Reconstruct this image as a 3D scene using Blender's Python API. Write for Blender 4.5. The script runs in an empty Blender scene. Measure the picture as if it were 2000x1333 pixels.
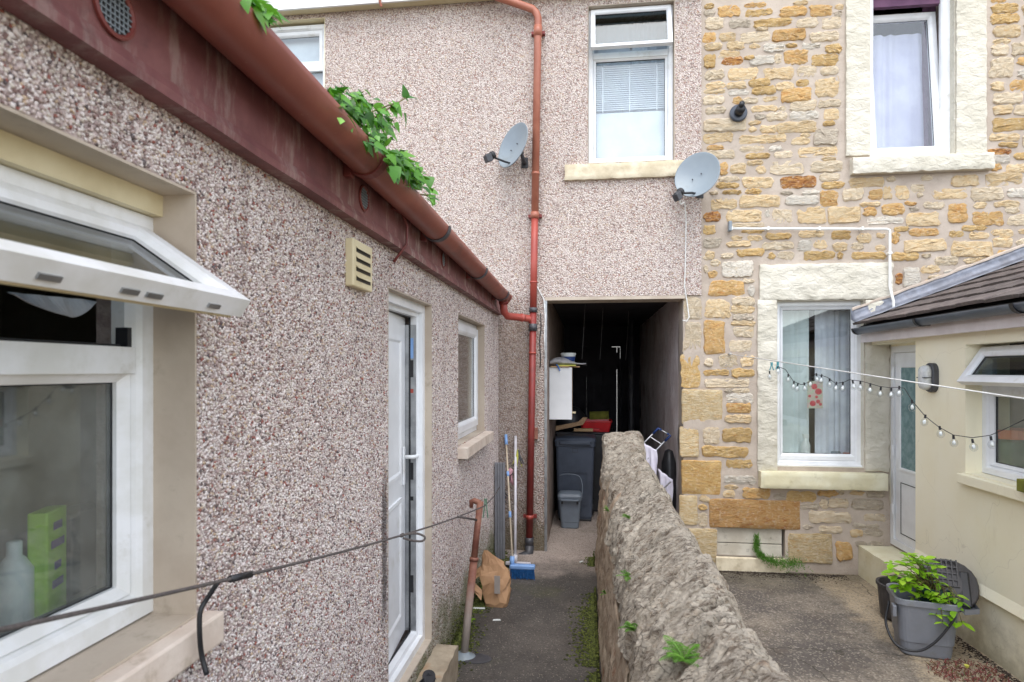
import bpy, bmesh, math, random
import numpy as np
from mathutils import Vector, Matrix, noise as mnoise
R = math.radians
random.seed(7)
rng = np.random.default_rng(7)
sc = bpy.context.scene

# ------------------------------------------------------------------ camera
CAMZ = 1.87                       # eye height over the path
YAW = math.atan(146 / 1200)       # turned a little to the left
cd = bpy.data.cameras.new('camera'); cam = bpy.data.objects.new('camera', cd)
sc.collection.objects.link(cam); sc.camera = cam
cam.location = (0, 0, CAMZ); cam.rotation_euler = (R(90), 0, YAW)
cd.sensor_width = 36; cd.lens = 21.6; cd.shift_y = 0.02875
cd.clip_start = 0.05; cd.clip_end = 500
cd.dof.use_dof = True; cd.dof.focus_distance = 5.0; cd.dof.aperture_fstop = 5.0

# ------------------------------------------------------------------ sky, sun, exposure
w = bpy.data.worlds.new('World'); sc.world = w; w.use_nodes = True
nt = w.node_tree; nt.nodes.clear()
sky = nt.nodes.new('ShaderNodeTexSky'); sky.sky_type = 'NISHITA'; sky.sun_disc = False
SUN_EL, SUN_AZ = R(64), R(172)
sky.sun_elevation = SUN_EL; sky.sun_rotation = SUN_AZ
sky.air_density = 1.0; sky.dust_density = 1.0; sky.ozone_density = 1.0
hs = nt.nodes.new('ShaderNodeHueSaturation'); hs.inputs['Saturation'].default_value = 0.38
bg = nt.nodes.new('ShaderNodeBackground'); bg.inputs['Strength'].default_value = 0.15
wo = nt.nodes.new('ShaderNodeOutputWorld')
nt.links.new(sky.outputs[0], hs.inputs['Color']); nt.links.new(hs.outputs[0], bg.inputs['Color'])
nt.links.new(bg.outputs[0], wo.inputs['Surface'])
sd = bpy.data.lights.new('sun', 'SUN'); sun = bpy.data.objects.new('sun', sd); sc.collection.objects.link(sun)
sd.energy = 0.55; sd.angle = R(40); sd.color = (1, .98, .955)
sdir = Vector((math.sin(SUN_AZ) * math.cos(SUN_EL), math.cos(SUN_AZ) * math.cos(SUN_EL), math.sin(SUN_EL)))
sun.rotation_euler = sdir.to_track_quat('Z', 'Y').to_euler(); sun.location = (2, -4, 12)
vs = sc.view_settings; vs.view_transform = 'Standard'; vs.look = 'None'; vs.exposure = 1.62; vs.gamma = 1; vs.use_curve_mapping = False
sc.cycles.use_denoising = True
sc.cycles.max_bounces = 8; sc.cycles.transparent_max_bounces = 16
sc.cycles.sample_clamp_indirect = 6

# ------------------------------------------------------------------ measuring: a sight line through a photo pixel, met with a real plane
def ray(px, py):
    c, s = math.cos(YAW), math.sin(YAW)
    return Vector((-s * 1200 + c * (px - 1000), c * 1200 + s * (px - 1000), 724 - py))
def at_y(px, py, Y): d = ray(px, py); return Vector((0, 0, CAMZ)) + d * (Y / d.y)
def at_x(px, py, X): d = ray(px, py); return Vector((0, 0, CAMZ)) + d * (X / d.x)
def at_z(px, py, Z): d = ray(px, py); return Vector((0, 0, CAMZ)) + d * ((Z - CAMZ) / d.z)

D = 6.36          # back wall plane (y)
XL = -0.92        # face of the outhouse wall (x)
XA = 2.75         # face of the cream annex (x)
YZ = -0.13        # level of the yard right of the dividing wall
PX0, PX1, PZ = -0.43, 0.97, 2.63   # passage opening

# ------------------------------------------------------------------ materials
def lin(c):
    c = c / 255
    return c / 12.92 if c <= .04045 else ((c + .055) / 1.055) ** 2.4
def C(r, g, b, k=1.0): return (lin(r) * k, lin(g) * k, lin(b) * k, 1)
class NT:
    def __init__(s, name):
        s.m = bpy.data.materials.new(name); s.m.use_nodes = True
        s.t = s.m.node_tree; s.b = s.t.nodes['Principled BSDF']; s.out = s.t.nodes['Material Output']
        s.co = s.n('ShaderNodeTexCoord').outputs['Object']
    def n(s, typ, **kw):
        x = s.t.nodes.new(typ)
        for k, v in kw.items(): setattr(x, k, v)
        return x
    def l(s, a, b): s.t.links.new(a, b)
    def map(s, scale=(1, 1, 1), rot=(0, 0, 0), vec=None):
        x = s.n('ShaderNodeMapping'); x.inputs['Scale'].default_value = scale; x.inputs['Rotation'].default_value = rot
        s.l(vec or s.co, x.inputs['Vector']); return x.outputs[0]
    def noise(s, scale, detail=4, rough=.55, vec=None, dist=0):
        x = s.n('ShaderNodeTexNoise'); s.l(vec or s.co, x.inputs['Vector'])
        x.inputs['Scale'].default_value = scale; x.inputs['Detail'].default_value = detail
        x.inputs['Roughness'].default_value = rough; x.inputs['Distortion'].default_value = dist
        return x.outputs['Fac']
    def vor(s, scale, feature='F1', vec=None, rnd=1):
        x = s.n('ShaderNodeTexVoronoi', feature=feature); s.l(vec or s.co, x.inputs['Vector'])
        x.inputs['Scale'].default_value = scale; x.inputs['Randomness'].default_value = rnd
        return x
    def ramp(s, fac, stops, interp='LINEAR'):
        x = s.n('ShaderNodeValToRGB'); x.color_ramp.interpolation = interp
        e = x.color_ramp.elements
        while len(e) < len(stops): e.new(.5)
        for el, (p, c) in zip(e, stops):
            el.position = p; el.color = c if len(c) == 4 else (*c, 1)
        s.l(fac, x.inputs[0]); return x.outputs[0]
    def step(s, fac, a, b):
        x = s.n('ShaderNodeMapRange'); x.interpolation_type = 'SMOOTHSTEP'
        x.inputs['From Min'].default_value = a; x.inputs['From Max'].default_value = b
        s.l(fac, x.inputs['Value']); return x.outputs[0]
    def mix(s, fac, a, b, blend='MIX'):
        x = s.n('ShaderNodeMix', data_type='RGBA', blend_type=blend)
        for i, v in ((0, fac), (6, a), (7, b)):
            if isinstance(v, (int, float)): x.inputs[i].default_value = v
            elif isinstance(v, tuple): x.inputs[i].default_value = v
            else: s.l(v, x.inputs[i])
        return x.outputs[2]
    def math(s, op, a, b=0.0):
        x = s.n('ShaderNodeMath', operation=op)
        for i, v in ((0, a), (1, b)):
            if isinstance(v, (int, float)): x.inputs[i].default_value = v
            else: s.l(v, x.inputs[i])
        return x.outputs[0]
    def sep(s, i, vec=None):
        x = s.n('ShaderNodeSeparateXYZ'); s.l(vec or s.co, x.inputs[0]); return x.outputs[i]
    def bump(s, h, strength=.4, dist=.01, prev=None):
        x = s.n('ShaderNodeBump'); x.inputs['Strength'].default_value = strength; x.inputs['Distance'].default_value = dist
        s.l(h, x.inputs['Height'])
        if prev: s.l(prev, x.inputs['Normal'])
        s.l(x.outputs[0], s.b.inputs['Normal']); return x.outputs[0]
    def col(s, c):
        if isinstance(c, tuple): s.b.inputs['Base Color'].default_value = c
        else: s.l(c, s.b.inputs['Base Color'])
        return s
    def rough(s, r, metal=0):
        if isinstance(r, (int, float)): s.b.inputs['Roughness'].default_value = r
        else: s.l(r, s.b.inputs['Roughness'])
        s.b.inputs['Metallic'].default_value = metal; return s
def plain(name, c, c2=None, rough=.5, scale=6, bump=.05, bscale=80, metal=0, lo=.35, hi=.65, dirt=None, dscale=3):
    k = NT(name); c2 = c2 or tuple(v * .8 for v in c[:3]) + (1,)
    f = k.step(k.noise(scale, 6, .6), lo, hi); base = k.mix(f, c2, c)
    if dirt:
        g = k.step(k.noise(dscale, 8, .7), .55, .78); base = k.mix(k.math('MULTIPLY', g, .7), base, dirt)
    k.col(base); k.rough(rough, metal)
    if bump: k.bump(k.noise(bscale, 3), bump, .004)
    return k.m
M = {}
PEB = [C(228, 220, 215), C(204, 188, 182), C(178, 158, 152), C(132, 106, 100), C(212, 202, 190), C(150, 90, 78), C(98, 88, 88), C(194, 170, 144), C(220, 209, 204), C(158, 140, 137)]
def peb_stops(wts):
    o = []; p = 0; tot = sum(wts)
    for c, q in zip(PEB, wts): o.append((p, c)); p += q / tot
    return o
PW = [20, 20, 12, 6, 15, 4, 5.5, 5.5, 19, 8]
def pebbledash(name, scale):
    k = NT(name); v = k.vor(scale)
    r = k.sep(0, v.outputs['Color'])
    c = k.ramp(r, peb_stops(PW), 'CONSTANT')
    d = v.outputs['Distance']
    c = k.mix(k.math('MULTIPLY', k.step(d, .45, .7), .55), c, C(140, 120, 114))
    c = k.mix(.25, c, C(208, 190, 174))
    sk = k.math('MULTIPLY', k.step(k.noise(5, 6, .65, k.map((1.6, 1.6, .16))), .52, .72), .22); c = k.mix(sk, c, C(138, 116, 104))
    big = k.noise(1.3, 5, .6); c = k.mix(k.math('MULTIPLY', k.step(big, .5, .72), .18), c, C(150, 126, 114))
    mid = k.noise(14, 4, .6); c = k.mix(k.math('MULTIPLY', k.step(mid, .45, .7), .22), c, C(120, 98, 92))
    # algae staining low on the wall, in ragged tongues
    z = k.sep(2); g = k.math('MULTIPLY', k.step(k.math('SUBTRACT', k.math('MULTIPLY', k.noise(5, 6, .65), .95), z), -.12, .4), .75)
    c = k.mix(g, c, C(92, 88, 56))
    dx = k.math('ADD', k.sep(0), k.math('MULTIPLY', k.noise(3, 6, .7), .5)); dm = k.math('MULTIPLY', k.step(dx, .05, -.35), k.step(k.math('ADD', z, k.math('MULTIPLY', k.noise(2.2, 6, .7), .9)), 3.3, 2.6))
    c = k.mix(k.math('MULTIPLY', dm, .42), c, C(104, 88, 72))
    k.col(c); k.rough(.85)
    h = k.math('SUBTRACT', 1.0, d); k.bump(h, .9, .012); return k.m
M['dash'] = pebbledash('pebbledash', 84)
M['dash_bed'] = plain('pebbledash bed', C(188, 172, 166), C(164, 146, 140), .9, 30, .6, 150)
k = NT('loose pebbles'); g = k.n('ShaderNodeNewGeometry')
c = k.ramp(g.outputs['Random Per Island'], peb_stops(PW), 'CONSTANT')
big = k.noise(1.1, 5, .6); c = k.mix(k.math('MULTIPLY', k.step(big, .5, .72), .18), c, C(150, 128, 116))
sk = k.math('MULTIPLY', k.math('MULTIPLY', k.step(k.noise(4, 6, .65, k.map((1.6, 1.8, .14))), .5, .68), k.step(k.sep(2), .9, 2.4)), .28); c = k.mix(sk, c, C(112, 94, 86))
z = k.sep(2); gg = k.math('MULTIPLY', k.step(k.math('SUBTRACT', k.math('MULTIPLY', k.noise(4, 6, .65), .85), z), -.12, .35), .8)
c = k.mix(gg, c, C(86, 92, 44))
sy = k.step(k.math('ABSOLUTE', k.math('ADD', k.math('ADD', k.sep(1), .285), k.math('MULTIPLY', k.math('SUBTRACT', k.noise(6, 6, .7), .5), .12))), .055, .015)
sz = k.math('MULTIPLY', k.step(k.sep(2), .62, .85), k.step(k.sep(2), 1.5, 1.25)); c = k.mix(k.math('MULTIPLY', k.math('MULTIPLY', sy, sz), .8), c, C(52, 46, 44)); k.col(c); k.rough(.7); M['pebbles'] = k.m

def stone_mat(name, a, b, rust=None, amt=.5):
    k = NT(name); oi = k.n('ShaderNodeObjectInfo').outputs['Random']
    off = k.n('ShaderNodeVectorMath', operation='ADD'); k.l(k.co, off.inputs[0])
    cb = k.n('ShaderNodeCombineXYZ'); q = k.math('MULTIPLY', oi, 37.0); k.l(q, cb.inputs[0]); k.l(q, cb.inputs[2]); k.l(cb.outputs[0], off.inputs[1])
    v = off.outputs[0]; st = k.map((1, 1, 3.2), (0, R(8), 0), v)
    f = k.noise(11, 7, .68, st, .6); c = k.mix(k.step(f, .34, .66), a, b)
    if rust: c = k.mix(k.math('MULTIPLY', k.step(k.noise(13, 5, .6, st, 1), .62 - .25 * amt, .8 - .2 * amt), .85), c, rust)
    c = k.mix(k.math('MULTIPLY', k.step(k.noise(34, 6, .7, v), .5, .7), .45), c, C(236, 224, 202))
    c = k.mix(k.math('MULTIPLY', k.step(k.noise(30, 6, .7, st), .6, .74), .28), c, C(150, 116, 82))
    hv = k.n('ShaderNodeHueSaturation'); k.l(c, hv.inputs['Color']); k.l(k.math('ADD', k.math('MULTIPLY', oi, .22), .9), hv.inputs['Value'])
    k.col(hv.outputs[0]); k.rough(.9)
    nb = k.bump(k.noise(24, 8, .72, st, .8), 1.0, .03); k.bump(k.noise(140, 4, .6, v), .6, .005, nb); return k.m
ST = {'p': stone_mat('pale stone', C(230, 214, 188), C(214, 192, 158), C(218, 184, 132), .2),
      'y': stone_mat('yellow stone', C(230, 208, 170), C(218, 186, 138), C(214, 166, 102), .25),
      't': stone_mat('tan stone', C(214, 184, 130), C(200, 162, 102), C(192, 142, 76), .35),
      'o': stone_mat('orange stone', C(210, 162, 98), C(218, 184, 128), C(186, 122, 58), .4),
      'd': stone_mat('rust stone', C(190, 128, 66), C(206, 156, 92), C(134, 78, 42), .8),
      'g': stone_mat('grey stone', C(206, 194, 174), C(182, 166, 146), C(200, 170, 130), .2),
      'w': stone_mat('white stone', C(230, 222, 208), C(206, 196, 180), C(214, 186, 142), .3),
      'q': stone_mat('pale corner stone', C(220, 202, 166), C(206, 178, 130), C(200, 154, 92), .4),
      'r': stone_mat('golden corner stone', C(214, 182, 124), C(206, 164, 100), C(190, 136, 72), .5),
      'L': stone_mat('orange lintel', C(206, 166, 112), C(198, 150, 90), C(176, 112, 56), .55)}
k = NT('mortar'); c = k.mix(k.step(k.noise(2.2, 6, .6), .35, .65), C(172, 158, 144), C(191, 178, 164))
c = k.mix(k.math('MULTIPLY', k.step(k.noise(60, 5, .7), .56, .7), .4), c, C(142, 122, 108)); k.col(c); k.rough(.95)
nb = k.bump(k.noise(9, 5, .6), .6, .02); k.bump(k.noise(120, 4, .7), .6, .005, nb); M['mortar'] = k.m
k = NT('cream masonry paint'); c = k.mix(k.step(k.noise(3, 6, .6), .35, .7), C(200, 194, 177), C(215, 209, 194))
c = k.mix(k.math('MULTIPLY', k.step(k.noise(28, 6, .75), .62, .78), .2), c, C(194, 184, 160)); k.col(c); k.rough(.75)
nb = k.bump(k.noise(14, 5, .55, k.map((1, 1, 1.6)), .6), .6, .03); k.bump(k.noise(70, 5, .6), .4, .005, nb); M['surround'] = k.m
M['sill_cream'] = plain('yellow cream sill paint', C(224, 219, 192), C(214, 206, 172), .7, 5, .4, 40, dirt=C(160, 150, 110), dscale=7)
k = NT('cream render'); c = k.mix(k.step(k.noise(1.4, 6, .6), .3, .7), C(242, 234, 204), C(246, 240, 216))
c = k.mix(k.math('MULTIPLY', k.step(k.noise(4, 8, .75, k.map((1.5, 1.5, .4))), .56, .75), .28), c, C(204, 192, 160))
z = k.sep(2); g = k.step(k.math('SUBTRACT', k.math('MULTIPLY', k.noise(6, 7, .7), .7), z), .0, .45)
c = k.mix(k.math('MULTIPLY', g, .7), c, C(150, 138, 104))
wv = k.n('ShaderNodeVectorMath', operation='ADD'); nn_ = k.n('ShaderNodeTexNoise'); nn_.inputs['Scale'].default_value = 6; k.l(k.co, nn_.inputs['Vector']); ms = k.n('ShaderNodeVectorMath', operation='SCALE'); k.l(nn_.outputs['Color'], ms.inputs[0]); ms.inputs['Scale'].default_value = .2; k.l(k.co, wv.inputs[0]); k.l(ms.outputs[0], wv.inputs[1])
ce = k.vor(.9, 'DISTANCE_TO_EDGE', wv.outputs[0]); c = k.mix(k.math('MULTIPLY', k.step(ce.outputs['Distance'], .0025, .0003), .22), c, C(160, 148, 122)); k.col(c); k.rough(.8); k.bump(k.noise(70, 4, .6), .15, .004); M['cream'] = k.m
M['reveal'] = plain('beige reveal paint', C(192, 179, 162), C(174, 159, 142), .7, 3, .1, 60, dirt=C(120, 104, 84), dscale=6)
M['upvc'] = plain('white upvc', C(236, 238, 240), C(222, 224, 226), .28, 3, .0, dirt=C(190, 186, 172), dscale=5)
M['upvc_old'] = plain('weathered white upvc', C(232, 233, 234), C(216, 216, 212), .35, 7, .0, dirt=C(172, 166, 148), dscale=9)
M['seal'] = plain('black seal', C(30, 32, 36), None, .5, 5, 0)
def glass(name, tint, rough=.01, ior=1.5):
    k = NT(name); t = k.n('ShaderNodeBsdfTransparent'); t.inputs[0].default_value = tint
    gl = k.n('ShaderNodeBsdfGlossy'); gl.inputs['Roughness'].default_value = rough; gl.inputs[0].default_value = (1, 1, 1, 1)
    ge = k.n('ShaderNodeNewGeometry'); dt = k.n('ShaderNodeVectorMath', operation='DOT_PRODUCT'); k.l(ge.outputs['Normal'], dt.inputs[0]); k.l(ge.outputs['Incoming'], dt.inputs[1])
    ca_ = k.math('ABSOLUTE', dt.outputs['Value']); r0 = ((ior - 1) / (ior + 1)) ** 2
    sch = k.math('ADD', k.math('MULTIPLY', k.math('POWER', k.math('SUBTRACT', 1.0, ca_), 5.0), 1 - r0), r0)      # Schlick, the same from either side of the sheet
    mx = k.n('ShaderNodeMixShader'); k.l(sch, mx.inputs[0]); k.l(t.outputs[0], mx.inputs[1]); k.l(gl.outputs[0], mx.inputs[2])
    k.l(mx.outputs[0], k.out.inputs['Surface']); return k.m
M['glass'] = glass('window glass', (.93, .955, .955, 1), .008, 1.7)
k = NT('misted window glass'); t = k.n('ShaderNodeBsdfTransparent'); t.inputs[0].default_value = (.9, .93, .93, 1); df = k.n('ShaderNodeBsdfDiffuse'); df.inputs[0].default_value = C(176, 182, 178); gl = k.n('ShaderNodeBsdfGlossy'); gl.inputs['Roughness'].default_value = .02
mf = k.math('ADD', k.math('MULTIPLY', k.step(k.noise(3, 6, .65), .38, .68), .2), .06); m1 = k.n('ShaderNodeMixShader'); k.l(mf, m1.inputs[0]); k.l(t.outputs[0], m1.inputs[1]); k.l(df.outputs[0], m1.inputs[2])
m2 = k.n('ShaderNodeMixShader'); m2.inputs[0].default_value = .1; k.l(m1.outputs[0], m2.inputs[1]); k.l(gl.outputs[0], m2.inputs[2]); k.l(m2.outputs[0], k.out.inputs['Surface']); M['glass_mist'] = k.m
M['glass_reflect_tint'] = glass('sash glass reflection tint', (.5, .57, .6, 1), .02, 1.5)  # grey tint stands in for sky reflected in the open sashes
M['bulb'] = glass('bulb glass', (.93, .94, .95, 1), .02, 1.5)
M['frost'] = plain('obscured glass', C(120, 150, 152), C(92, 124, 128), .18, 14, .5, 22)
M['rustpaint'] = plain('oxide red paint', C(122, 58, 52), C(104, 46, 42), .5, 4, .12, 30, dirt=C(76, 50, 44), dscale=5)
k = NT('weathered fascia paint'); c = k.mix(k.step(k.noise(4, 6, .65), .35, .65), C(104, 58, 58), C(128, 80, 78))
st = k.map((3, 5, 1.2)); wear = k.step(k.noise(3, 8, .75, st), .5, .66); yy = k.sep(1)
c = k.mix(k.math('MULTIPLY', wear, k.math('ADD', k.math('MULTIPLY', k.step(yy, -2.2, 1.0), .55), .3)), c, C(170, 156, 146))
c = k.mix(k.math('MULTIPLY', k.step(k.noise(4, 7, .72, k.map((2, 1.6, 2))), .52, .7), .45), c, C(78, 52, 50)); k.col(c); k.rough(.6); k.bump(k.noise(25, 6, .7), .3, .006); M['fascia'] = k.m
k = NT('gutter paint'); c = k.mix(k.step(k.noise(3, 5, .6), .35, .65), C(128, 68, 56), C(146, 84, 68))
c = k.mix(k.math('MULTIPLY', k.step(k.noise(6, 8, .75, k.map((1, .5, 1))), .52, .7), .6), c, C(96, 62, 54)); c = k.mix(k.math('MULTIPLY', k.step(k.noise(38, 6, .7), .66, .72), .5), c, C(178, 140, 124)); k.col(c); k.rough(.42); k.bump(k.noise(18, 3), .06, .004); M['gutter'] = k.m
M['pipe_brown'] = plain('faded brown pipe', C(172, 108, 86), C(156, 92, 72), .42, 5, .05)
M['pipe_red'] = plain('red pipe', C(168, 76, 64), C(150, 64, 54), .45, 4, .05, dirt=C(120, 60, 50), dscale=4)
M['pipe_dark'] = plain('dark red pipe', C(134, 48, 42), C(114, 42, 38), .5, 5, .1, dirt=C(90, 56, 46))
M['black'] = plain('black plastic', C(38, 39, 42), C(28, 28, 31), .45, 8, .05)
M['lid_dark'] = plain('dusty black plastic', C(66, 63, 64), C(54, 52, 53), .5, 6, .08, dirt=C(112, 104, 92), dscale=6)
M['dkgrey'] = plain('dark grey plastic', C(72, 72, 76), C(60, 60, 64), .45, 6, .08, dirt=C(110, 104, 92), dscale=6)
M['bin'] = plain('slate wheelie bin plastic', C(76, 84, 98), C(66, 73, 85), .5, 4, .15, 120)
M['caddy'] = plain('grey caddy plastic', C(128, 132, 140), C(118, 121, 128), .45, 5, .06, 120, dirt=C(104, 98, 88), dscale=5)
M['caddy2'] = plain('blue grey caddy plastic', C(112, 122, 132), C(104, 112, 122), .5, 5, .06, 120)
M['gutter_grey'] = plain('anthracite gutter', C(72, 78, 90), C(62, 68, 78), .32, 5, .0, dirt=C(112, 112, 112), dscale=6)
M['dish'] = plain('grey dish paint', C(136, 146, 152), C(124, 134, 142), .42, 2, .0, dirt=C(110, 112, 108), dscale=4)
M['white_pipe'] = plain('white pvc', C(236, 236, 232), C(220, 220, 214), .4, 7, 0)
M['rope_white'] = plain('white line', C(232, 232, 228), None, .6, 40, .2)
M['rope_grey'] = plain('grey cord', C(104, 96, 92), C(80, 74, 72), .9, 200, .9, 500)
k = NT('rusty pole'); f = k.step(k.noise(9, 7, .7), .35, .65); c = k.mix(f, C(120, 72, 58), C(148, 104, 84)); zz = k.sep(2)
c = k.mix(k.step(k.math('ADD', zz, k.math('MULTIPLY', k.noise(12, 5), .2)), .62, .3), c, C(166, 154, 144)); k.col(c); k.rough(.7); k.bump(k.noise(80, 5, .7), .5, .004); M['rust'] = k.m
M['metal'] = plain('dull steel', C(176, 178, 180), C(150, 152, 154), .35, 10, .05, metal=.8)
M['lead'] = plain('lead flashing', C(124, 128, 138), C(98, 100, 108), .5, 9, .5, 25, metal=.25, dirt=C(92, 80, 76), dscale=8)
k = NT('roof tile'); oi = k.n('ShaderNodeObjectInfo').outputs['Random']; f = k.step(k.noise(7, 6, .65), .35, .65); c = k.mix(f, C(84, 75, 72), C(108, 97, 92))
c = k.mix(k.math('MULTIPLY', k.step(k.noise(24, 7, .75), .56, .68), .8), c, C(58, 54, 42)); c = k.mix(k.math('MULTIPLY', k.step(k.noise(16, 6, .7), .62, .72), .6), c, C(150, 142, 126))
hv = k.n('ShaderNodeHueSaturation'); k.l(c, hv.inputs['Color']); k.l(k.math('ADD', k.math('MULTIPLY', oi, .35), .8), hv.inputs['Value']); k.col(hv.outputs[0]); k.rough(.9); k.bump(k.noise(50, 6, .7), .6, .008); M['tile'] = k.m
# ground
k = NT('worn tarmac path'); c = k.mix(k.step(k.noise(1.6, 7, .65), .35, .7), C(68, 64, 60), C(92, 86, 80))
y = k.sep(1); yn = k.math('ADD', y, k.math('MULTIPLY', k.noise(2.4, 6, .6), 1.4))
c = k.mix(k.step(yn, 6.2, 6.9), c, C(168, 154, 144))
gr = k.math('MULTIPLY', k.step(k.noise(1.3, 6, .65), .55, .7), .5); c = k.mix(gr, c, C(80, 80, 52))
v = k.vor(120); c = k.mix(k.math('MULTIPLY', k.step(k.sep(0, v.outputs['Color']), .9, .95), .3), c, C(164, 156, 146))
c = k.mix(k.math('MULTIPLY', k.step(k.sep(1, v.outputs['Color']), .7, .8), .5), c, C(52, 48, 46))
k.col(c); k.rough(k.ramp(k.noise(2, 4), [(.3, (.5, .5, .5)), (.7, (.85, .85, .85))])); nb = k.bump(k.noise(6, 5), .3, .02); k.bump(v.outputs['Distance'], .45, .006, nb); M['path'] = k.m
k = NT('mottled yard concrete'); n1 = k.noise(1.1, 8, .68); c = k.mix(k.step(n1, .4, .62), C(86, 80, 75), C(134, 124, 111))
c = k.mix(k.math('MULTIPLY', k.step(k.noise(3.2, 8, .75), .5, .62), .72), c, C(92, 82, 73))
c = k.mix(k.math('MULTIPLY', k.step(k.noise(2.3, 6, .7), .6, .72), .5), c, C(92, 84, 50))
xx = k.math('ADD', k.sep(0), k.math('MULTIPLY', k.noise(3, 6, .6), .5)); c = k.mix(k.math('MULTIPLY', k.step(xx, 2.35, 2.5), .75), c, C(186, 168, 140))
v = k.vor(85); c = k.mix(k.math('MULTIPLY', k.step(k.sep(0, v.outputs['Color']), .78, .86), .34), c, C(184, 174, 160))
c = k.mix(k.math('MULTIPLY', k.step(k.sep(1, v.outputs['Color']), .6, .72), .4), c, C(66, 60, 55)); wv = k.n('ShaderNodeVectorMath', operation='ADD'); nn_ = k.n('ShaderNodeTexNoise'); nn_.inputs['Scale'].default_value = 5; k.l(k.co, nn_.inputs['Vector']); ms = k.n('ShaderNodeVectorMath', operation='SCALE'); k.l(nn_.outputs['Color'], ms.inputs[0]); ms.inputs['Scale'].default_value = .25; k.l(k.co, wv.inputs[0]); k.l(ms.outputs[0], wv.inputs[1])
ce = k.vor(.75, 'DISTANCE_TO_EDGE', wv.outputs[0]); c = k.mix(k.math('MULTIPLY', k.step(ce.outputs['Distance'], .006, .001), .75), c, C(52, 48, 38))
c = k.mix(k.math('MULTIPLY', k.step(k.math('ADD', k.sep(1), k.math('MULTIPLY', k.noise(2.5, 6, .7), 1.6)), 6.3, 7.2), .6), c, C(72, 66, 48))
k.col(c); k.rough(.92)
nb = k.bump(k.noise(5, 5), .4, .03); k.bump(v.outputs['Distance'], .5, .007, nb); M['yard'] = k.m
k = NT('passage plaster'); c = k.mix(k.step(k.noise(1.8, 8, .7), .36, .62), C(214, 200, 196), C(236, 228, 226))
c = k.mix(k.math('MULTIPLY', k.step(k.noise(4, 8, .75, k.map((1, .6, .35))), .52, .66), .55), c, C(150, 128, 122)); k.col(c); k.rough(.9); k.bump(k.noise(8, 7, .7), .7, .03); M['plaster'] = k.m
M['dark_plaster'] = plain('dark passage wall', C(58, 56, 62), C(44, 42, 48), .95, 2, .4, 10)  # one dark tone for passage ceiling, end wall and plank door
M['passage_board'] = plain('brown jamb board', C(150, 134, 122), C(122, 106, 96), .8, 5, .3, 30)
k = NT('lichen stone'); f = k.noise(5, 9, .72, None, .8); c = k.mix(k.step(f, .36, .62), C(172, 156, 136), C(214, 202, 183))
lk = k.step(k.noise(17, 9, .78, None, 1.2), .5, .58); c = k.mix(k.math('MULTIPLY', lk, .8), c, C(196, 186, 170))
bp = k.step(k.noise(3.4, 7, .65, None, .6), .57, .64); c = k.mix(k.math('MULTIPLY', bp, .75), c, C(124, 96, 74))
cr = k.step(k.noise(34, 7, .75, None, 1), .55, .66); c = k.mix(k.math('MULTIPLY', cr, .6), c, C(72, 64, 54))
c = k.mix(k.math('MULTIPLY', k.step(k.noise(7, 6, .7), .64, .72), .5), c, C(112, 112, 62)); k.col(c); k.rough(.97)
vm = k.map((1.0, 2.2, 1.0), (0, 0, R(-24))); vv = k.vor(17, 'F1', vm); v2 = k.vor(44, 'F1', vm); fac_h = k.math('ADD', k.sep(0, vv.outputs['Color']), k.math('MULTIPLY', k.sep(0, v2.outputs['Color']), .5))
c = k.mix(k.math('MULTIPLY', k.step(k.sep(1, vv.outputs['Color']), .45, .98), .3), c, C(124, 106, 88))
c = k.mix(k.math('MULTIPLY', k.step(k.sep(2, v2.outputs['Color']), .55, .9), .5), c, C(206, 196, 180))
ve = k.vor(17, 'DISTANCE_TO_EDGE', vm); c = k.mix(k.math('MULTIPLY', k.math('MULTIPLY', k.step(ve.outputs['Distance'], .07, .0), k.step(k.noise(6, 5, .6), .42, .6)), .75), c, C(70, 60, 50))
st_ = k.map((1.0, 3.0, 1.6), (0, 0, R(-24))); c = k.mix(k.math('MULTIPLY', k.step(k.noise(9, 8, .72, st_, .7), .52, .58), .75), c, C(98, 82, 66)); c = k.mix(k.math('MULTIPLY', k.step(k.noise(24, 8, .75, st_, .5), .57, .61), .7), c, C(72, 62, 52))
fl_ = k.step(k.noise(19, 9, .75, st_, 1.0), .49, .52); c2 = k.mix(k.math('MULTIPLY', fl_, .42), c, C(214, 204, 188)); k.col(c2)
nb = k.bump(k.noise(14, 9, .78, None, .8), .9, .028); nb = k.bump(fl_, 1.0, .018, nb); nb = k.bump(fac_h, .6, .010, nb); k.bump(k.noise(90, 6, .75), 1.0, .01, nb); M['lichen'] = k.m
k = NT('earthy wall face'); f = k.noise(6, 8, .7, k.map((1, 1, 1.5))); c = k.mix(k.step(f, .36, .62), C(166, 142, 118), C(206, 187, 162))
c = k.mix(k.math('MULTIPLY', k.step(k.noise(4, 7, .7), .56, .66), .6), c, C(152, 92, 58)); c = k.mix(k.math('MULTIPLY', k.step(k.noise(11, 7, .75), .55, .65), .6), c, C(88, 74, 60))
c = k.mix(k.math('MULTIPLY', k.step(k.noise(9, 7, .7), .6, .7), .5), c, C(200, 184, 160)); k.col(c); k.rough(.97); k.bump(k.noise(22, 8, .75), 1.0, .03); M['wallface'] = k.m
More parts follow.
